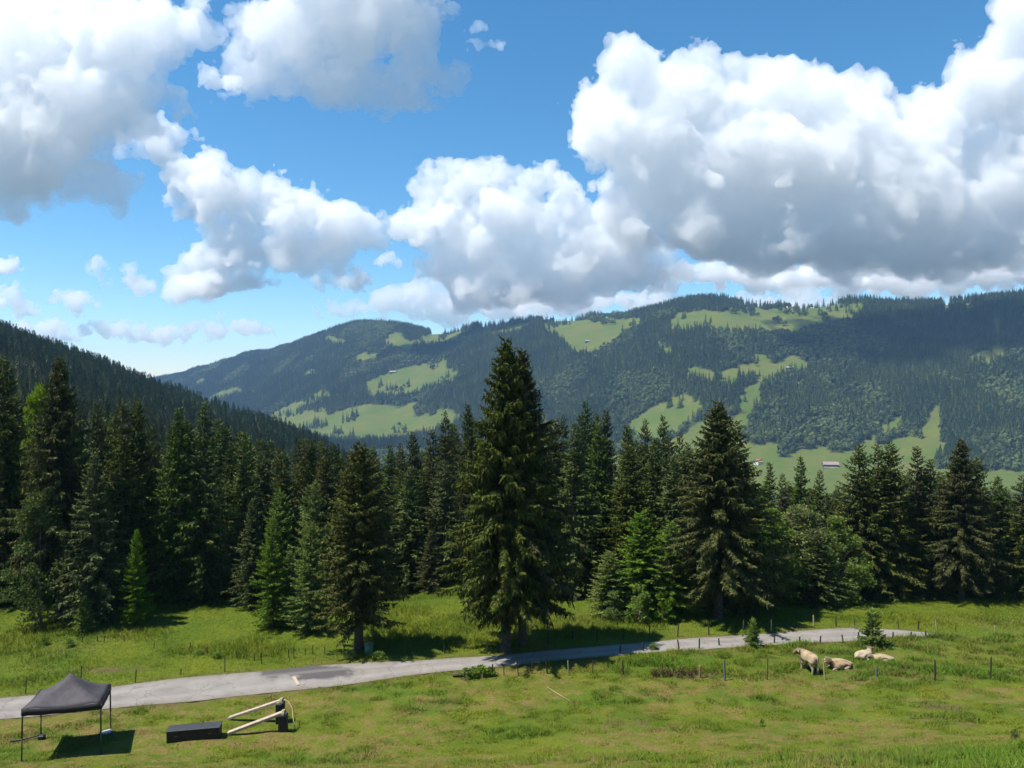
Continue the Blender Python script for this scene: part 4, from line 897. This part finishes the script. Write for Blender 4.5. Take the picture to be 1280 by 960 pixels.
p = ground(947.5, 580.5, 800); house('farmhouse', p, R(35), 10, 8, 4.5, 3.6, M_PLASTER, M_ROOFR, 'small farmhouse with red roof half hidden behind the large broad dark spruce', 'house')
p = ground(391, 463.5, 1500); house('alpine_hut', p, R(10), 10, 7, 3, 2.4, M_PLASTER, M_TIN, 'tiny bright hut in the forest of the left mountain flank', 'hut')
p = ground(491, 466.5, 1500); house('alpine_hut', p, R(-10), 18, 8, 3, 2.6, M_BOARD, M_TIN, 'tiny long hut on the sunny pasture in mid mountain', 'hut')
p = ground(987, 461.5, 1200); house('alpine_hut', p, R(-15), 13, 7, 3, 2.4, M_BOARD, M_TIN, 'tiny pale-roofed hut in the clearing above the valley', 'hut')
p = ground(734, 428, 1500); house('alpine_hut', p, R(5), 10, 7, 3, 2.4, M_BOARD, M_TIN, 'tiny hut on the high pasture near the ridge', 'hut')
p = ground(1165, 617, 700); house('farmhouse', p, R(5), 16, 9, 4.5, 3.6, M_PLASTER, M_ROOFP, 'farmhouse roof glimpsed between the right-hand spruces', 'house')

# ------------------------------------------------------------------ clouds: real bodies of scattering air, kilometres away
def px3(x, y, Z): return Vector(((x - 640) / F * Z, Z, (480 - y) / F * Z))
class GN:
    def __init__(s, name):
        s.g = bpy.data.node_groups.new(name, 'GeometryNodeTree')
        s.g.interface.new_socket('Geometry', in_out='OUTPUT', socket_type='NodeSocketGeometry')
    def put(s, nd, k, v):
        if isinstance(v, bpy.types.NodeSocket): s.g.links.new(v, nd.inputs[k])
        else: nd.inputs[k].default_value = v
    def n(s, t, ins=None, **p):
        nd = s.g.nodes.new(t)
        for k, v in p.items(): setattr(nd, k, v)
        for k, v in (ins or {}).items(): s.put(nd, k, v)
        return nd
    def m(s, op, *a):
        nd = s.n('ShaderNodeMath', operation=op)
        for i, v in enumerate(a): s.put(nd, i, v)
        return nd.outputs[0]
    def v(s, op, *a, scale=None):
        nd = s.n('ShaderNodeVectorMath', operation=op)
        for i, v in enumerate(a): s.put(nd, i, v)
        if scale is not None: s.put(nd, 'Scale', scale)
        return nd.outputs['Value'] if op in ('LENGTH', 'DOT_PRODUCT') else nd.outputs[0]
def cloud_material(density):
    m = NT('cloud_vapour')
    pv = m.n('ShaderNodeVolumeScatter', {'Density': density, 'Color': (1, 1, 1, 1), 'Anisotropy': CLOUD_G})
    m.t.links.new(pv.outputs[0], m.out.inputs['Volume']); return m.m
CLOUD_G = 0.5
def cloud(label, Z, blobs, base_y=None, vox=1.9, mfp=16, rag=1.3, cs=1.0, seed=0, depth=None):
    """blobs: (x, y, rx, ry) in photo pixels at distance Z; mfp = mean free path in pixels; cs = size of the billows"""
    k = Z / F; vx = vox * k; g = GN('cloud_form'); pos = g.n('GeometryNodeInputPosition').outputs[0]
    rs = random.Random(seed); off = tuple(rs.uniform(-9e4, 9e4) for _ in range(3)); p0 = g.v('ADD', pos, off); kc = k * cs
    def noise(cell, det, rough=.55, vec=None):
        return g.n('ShaderNodeTexNoise', {'Vector': vec or p0, 'Scale': 1 / (cell * kc), 'Detail': det, 'Roughness': rough})
    warp = g.v('SCALE', g.v('SUBTRACT', noise(95, 4).outputs['Color'], (.5, .5, .5)), scale=78 * kc)
    pw = g.v('ADD', pos, warp); f = None; ext = []
    for x, y, rx, ry in blobs:
        c = px3(x, y, Z); r = Vector((rx, depth or .5 * (rx + ry) / 2, ry)) * k; ext.append((c, r))
        q = g.v('MULTIPLY', g.v('SUBTRACT', pw, tuple(c)), tuple(1 / a for a in r))
        d = g.m('MULTIPLY', g.m('SUBTRACT', 1.0, g.v('LENGTH', q)), min(rx, ry) * k)
        f = d if f is None else g.m('SMOOTH_MAX', f, d, 14 * kc)
    pn = g.v('ADD', pw, off)
    def vor(cell, vec): return g.m('SUBTRACT', .5, g.n('ShaderNodeTexVoronoi', {'Vector': vec, 'Scale': 1 / (cell * kc)}, feature='F1').outputs['Distance'])
    f = g.m('ADD', f, g.m('MULTIPLY', vor(46, pn), 30 * kc))
    f = g.m('ADD', f, g.m('MULTIPLY', vor(18, pn), 9 * kc))
    n2 = noise(58, 6, .62).outputs[0]
    f = g.m('ADD', f, g.m('MULTIPLY', g.m('SUBTRACT', n2, .5), 84 * kc * rag))
    f = g.m('ADD', f, g.m('MULTIPLY', g.m('SUBTRACT', noise(13, 3, .65).outputs[0], .5), 22 * kc))
    if base_y is not None:
        zz = g.n('ShaderNodeSeparateXYZ', {0: pos}).outputs['Z']
        fb = g.m('ADD', g.m('SUBTRACT', zz, (480 - base_y) * k), g.m('MULTIPLY', g.m('SUBTRACT', n2, .5), 80 * kc))
        f = g.m('SMOOTH_MIN', f, g.m('MULTIPLY', fb, .8), 16 * kc)
    pad = 30 * kc
    lo = [min(c[i] - r[i] for c, r in ext) - pad for i in range(3)]; hi = [max(c[i] + r[i] for c, r in ext) + pad for i in range(3)]
    vc = g.n('GeometryNodeVolumeCube', {'Density': f, 'Background': -1000.0, 'Min': lo, 'Max': hi,
              **{'Resolution ' + a: max(6, int((hi[i] - lo[i]) / vx)) for i, a in enumerate('XYZ')}})
    geo = g.n('GeometryNodeVolumeToMesh', {'Volume': vc.outputs[0], 'Threshold': 0.0}).outputs[0]
    g.g.links.new(geo, g.n('NodeGroupOutput').inputs[0])
    o = link('cloud', bpy.data.meshes.new('cloud')); o.modifiers.new('form', 'NODES').node_group = g.g
    me = bpy.data.meshes.new_from_object(o.evaluated_get(bpy.context.evaluated_depsgraph_get()))
    o.modifiers.clear(); o.data = me; bpy.data.node_groups.remove(g.g)
    me.materials.clear(); me.materials.append(cloud_material(1 / (mfp * k)))
    tag(o, label, 'cloud'); return o

cloud('largest cloud, a towering grey-bellied cumulus filling the right half of the sky', 6400,
 [(775,150,62,60),(800,95,58,45),(850,120,70,55),(930,130,85,55),(1010,130,80,55),(1085,150,75,50),(1165,160,80,60),(860,210,110,80),(990,220,140,90),(1120,235,130,90),(1230,250,90,90),(800,255,60,50),(930,290,140,50),(1090,300,150,48),(1240,300,90,40),(1240,110,60,60),(1275,50,60,70),(1330,180,90,150)], 352, seed=3)
cloud('middle cumulus with white left edge resting just above the mountain ridge', 7000,
 [(592,222,52,34),(545,235,34,26),(650,235,50,34),(700,270,62,42),(770,300,60,42),(540,290,44,40),(600,300,90,60),(700,330,110,46),(515,338,34,20),(790,335,50,30),(780,250,46,26),(640,350,120,40)], 388, seed=4)
cloud('low ragged strip of cloud lying along the ridge below the middle cumulus', 9500,
 [(445,384,36,14),(490,372,36,20),(540,376,60,24),(610,382,70,20),(700,380,70,18),(780,374,60,18),(830,350,24,14)], None, cs=.55, seed=5)
cloud('cumulus left of centre with a ragged tail rising to the upper left', 6200,
 [(205,185,38,26),(235,220,44,32),(275,250,58,36),(340,262,66,40),(396,275,58,40),(428,296,32,26),(280,300,70,40),(350,315,74,36),(240,330,30,24),(290,352,84,12)], 366, seed=6)
cloud('huge grey cloud filling the upper left corner of the photo', 4300,
 [(20,60,110,80),(120,50,100,60),(205,20,70,36),(60,150,120,70),(150,130,60,60),(20,220,90,50),(130,225,40,34),(215,125,40,26),(180,85,50,40),(-90,140,120,140)], 268, mfp=28, seed=7)
cloud('cloud cut by the top edge left of centre with a ragged right side', 2350,
 [(370,40,80,60),(440,20,90,60),(340,95,42,26),(430,90,80,34),(510,70,50,44),(490,120,44,18),(548,95,22,14),(525,20,40,40),(440,-50,120,60)], 150, mfp=34, seed=8, cs=.9)
cloud('small torn cloud scrap between the two upper left clouds', 4500, [(262,90,16,12),(278,108,18,11)], None, cs=.5, vox=1.6, mfp=12, seed=9)
cloud('tiny faint wisp in the blue right of the top cloud', 4500, [(600,38,10,9),(610,56,14,9)], None, cs=.5, vox=1.6, mfp=26, seed=10)
cloud('small flat cloud alone just above the far left mountain shoulder', 11000, [(262,402,24,11),(300,411,34,9),(275,410,40,7)], None, cs=.4, vox=1.6, mfp=14, seed=11)
cloud('long low cloud right above the left hill', 12500, [(140,412,36,9),(185,416,46,10),(215,421,30,7)], None, cs=.4, vox=1.6, mfp=14, seed=12)
cloud('low cloud touching the left edge just above the hill', 11500, [(8,372,26,14),(30,384,30,12),(-25,380,30,20)], None, cs=.45, vox=1.6, mfp=14, seed=13)
cloud('small dim cloud puff above the long low cloud', 12500, [(90,372,22,9),(105,381,22,7)], None, cs=.45, vox=1.6, mfp=14, seed=14)
cloud('low pale cloud half hidden by the left hill', 13000, [(40,413,36,8),(70,419,30,10)], None, cs=.4, vox=1.6, mfp=9, seed=15)
cloud('tiny cloud at the left edge above the low clouds', 10500, [(4,334,18,8)], None, cs=.4, vox=1.6, mfp=10, seed=16)
cloud('small pinkish white cloud peeping over the ridge meadow', 12000, [(960,376,30,10),(995,371,26,12),(985,380,50,8)], None, cs=.4, vox=1.6, mfp=14, seed=17)
cloud('pale low band of cloud under the largest cloud at the right', 13500, [(900,342,60,12),(985,346,70,14),(1060,346,70,18),(1140,342,90,22),(1230,338,80,26),(1300,335,70,30)], None, cs=.6, mfp=9, seed=18)
# the cloud overhead, above the frame, whose shadow lies on the right-hand mountainside
c_ = Vector((900, 1640, 40)) + SUN * (960 / SUN.z); kz = c_.y / F
q_ = (640 + c_.x / kz, 480 - c_.z / kz)
cloud('cloud overhead above the right-hand mountain, outside the photo', c_.y, [(q_[0] - 70, q_[1], 110, 34), (q_[0] + 60, q_[1] - 8, 130, 38), (q_[0] + 170, q_[1], 90, 30)], None, cs=.6, vox=3, mfp=22, depth=110, seed=21)

# ------------------------------------------------------------------ the air of the valley
V, f = [(-8200, -60, -190), (9200, -60, -190), (9200, 6050, -190), (-8200, 6050, -190), (-8200, -60, 300), (9200, -60, 300), (9200, 6050, 300), (-8200, 6050, 300)], [(3, 2, 1, 0), (4, 5, 6, 7), (0, 1, 5, 4), (1, 2, 6, 5), (2, 3, 7, 6), (3, 0, 4, 7)]
m = NT('valley_air'); pv = m.n('ShaderNodeVolumePrincipled', {'Color': (.36, .62, 1.0, 1), 'Density': 0.00008, 'Anisotropy': 0.0}); m.t.links.new(pv.outputs[0], m.out.inputs['Volume'])
tag(link('haze', bm_mesh('haze', V, f), None, m.m), kind='stuff')
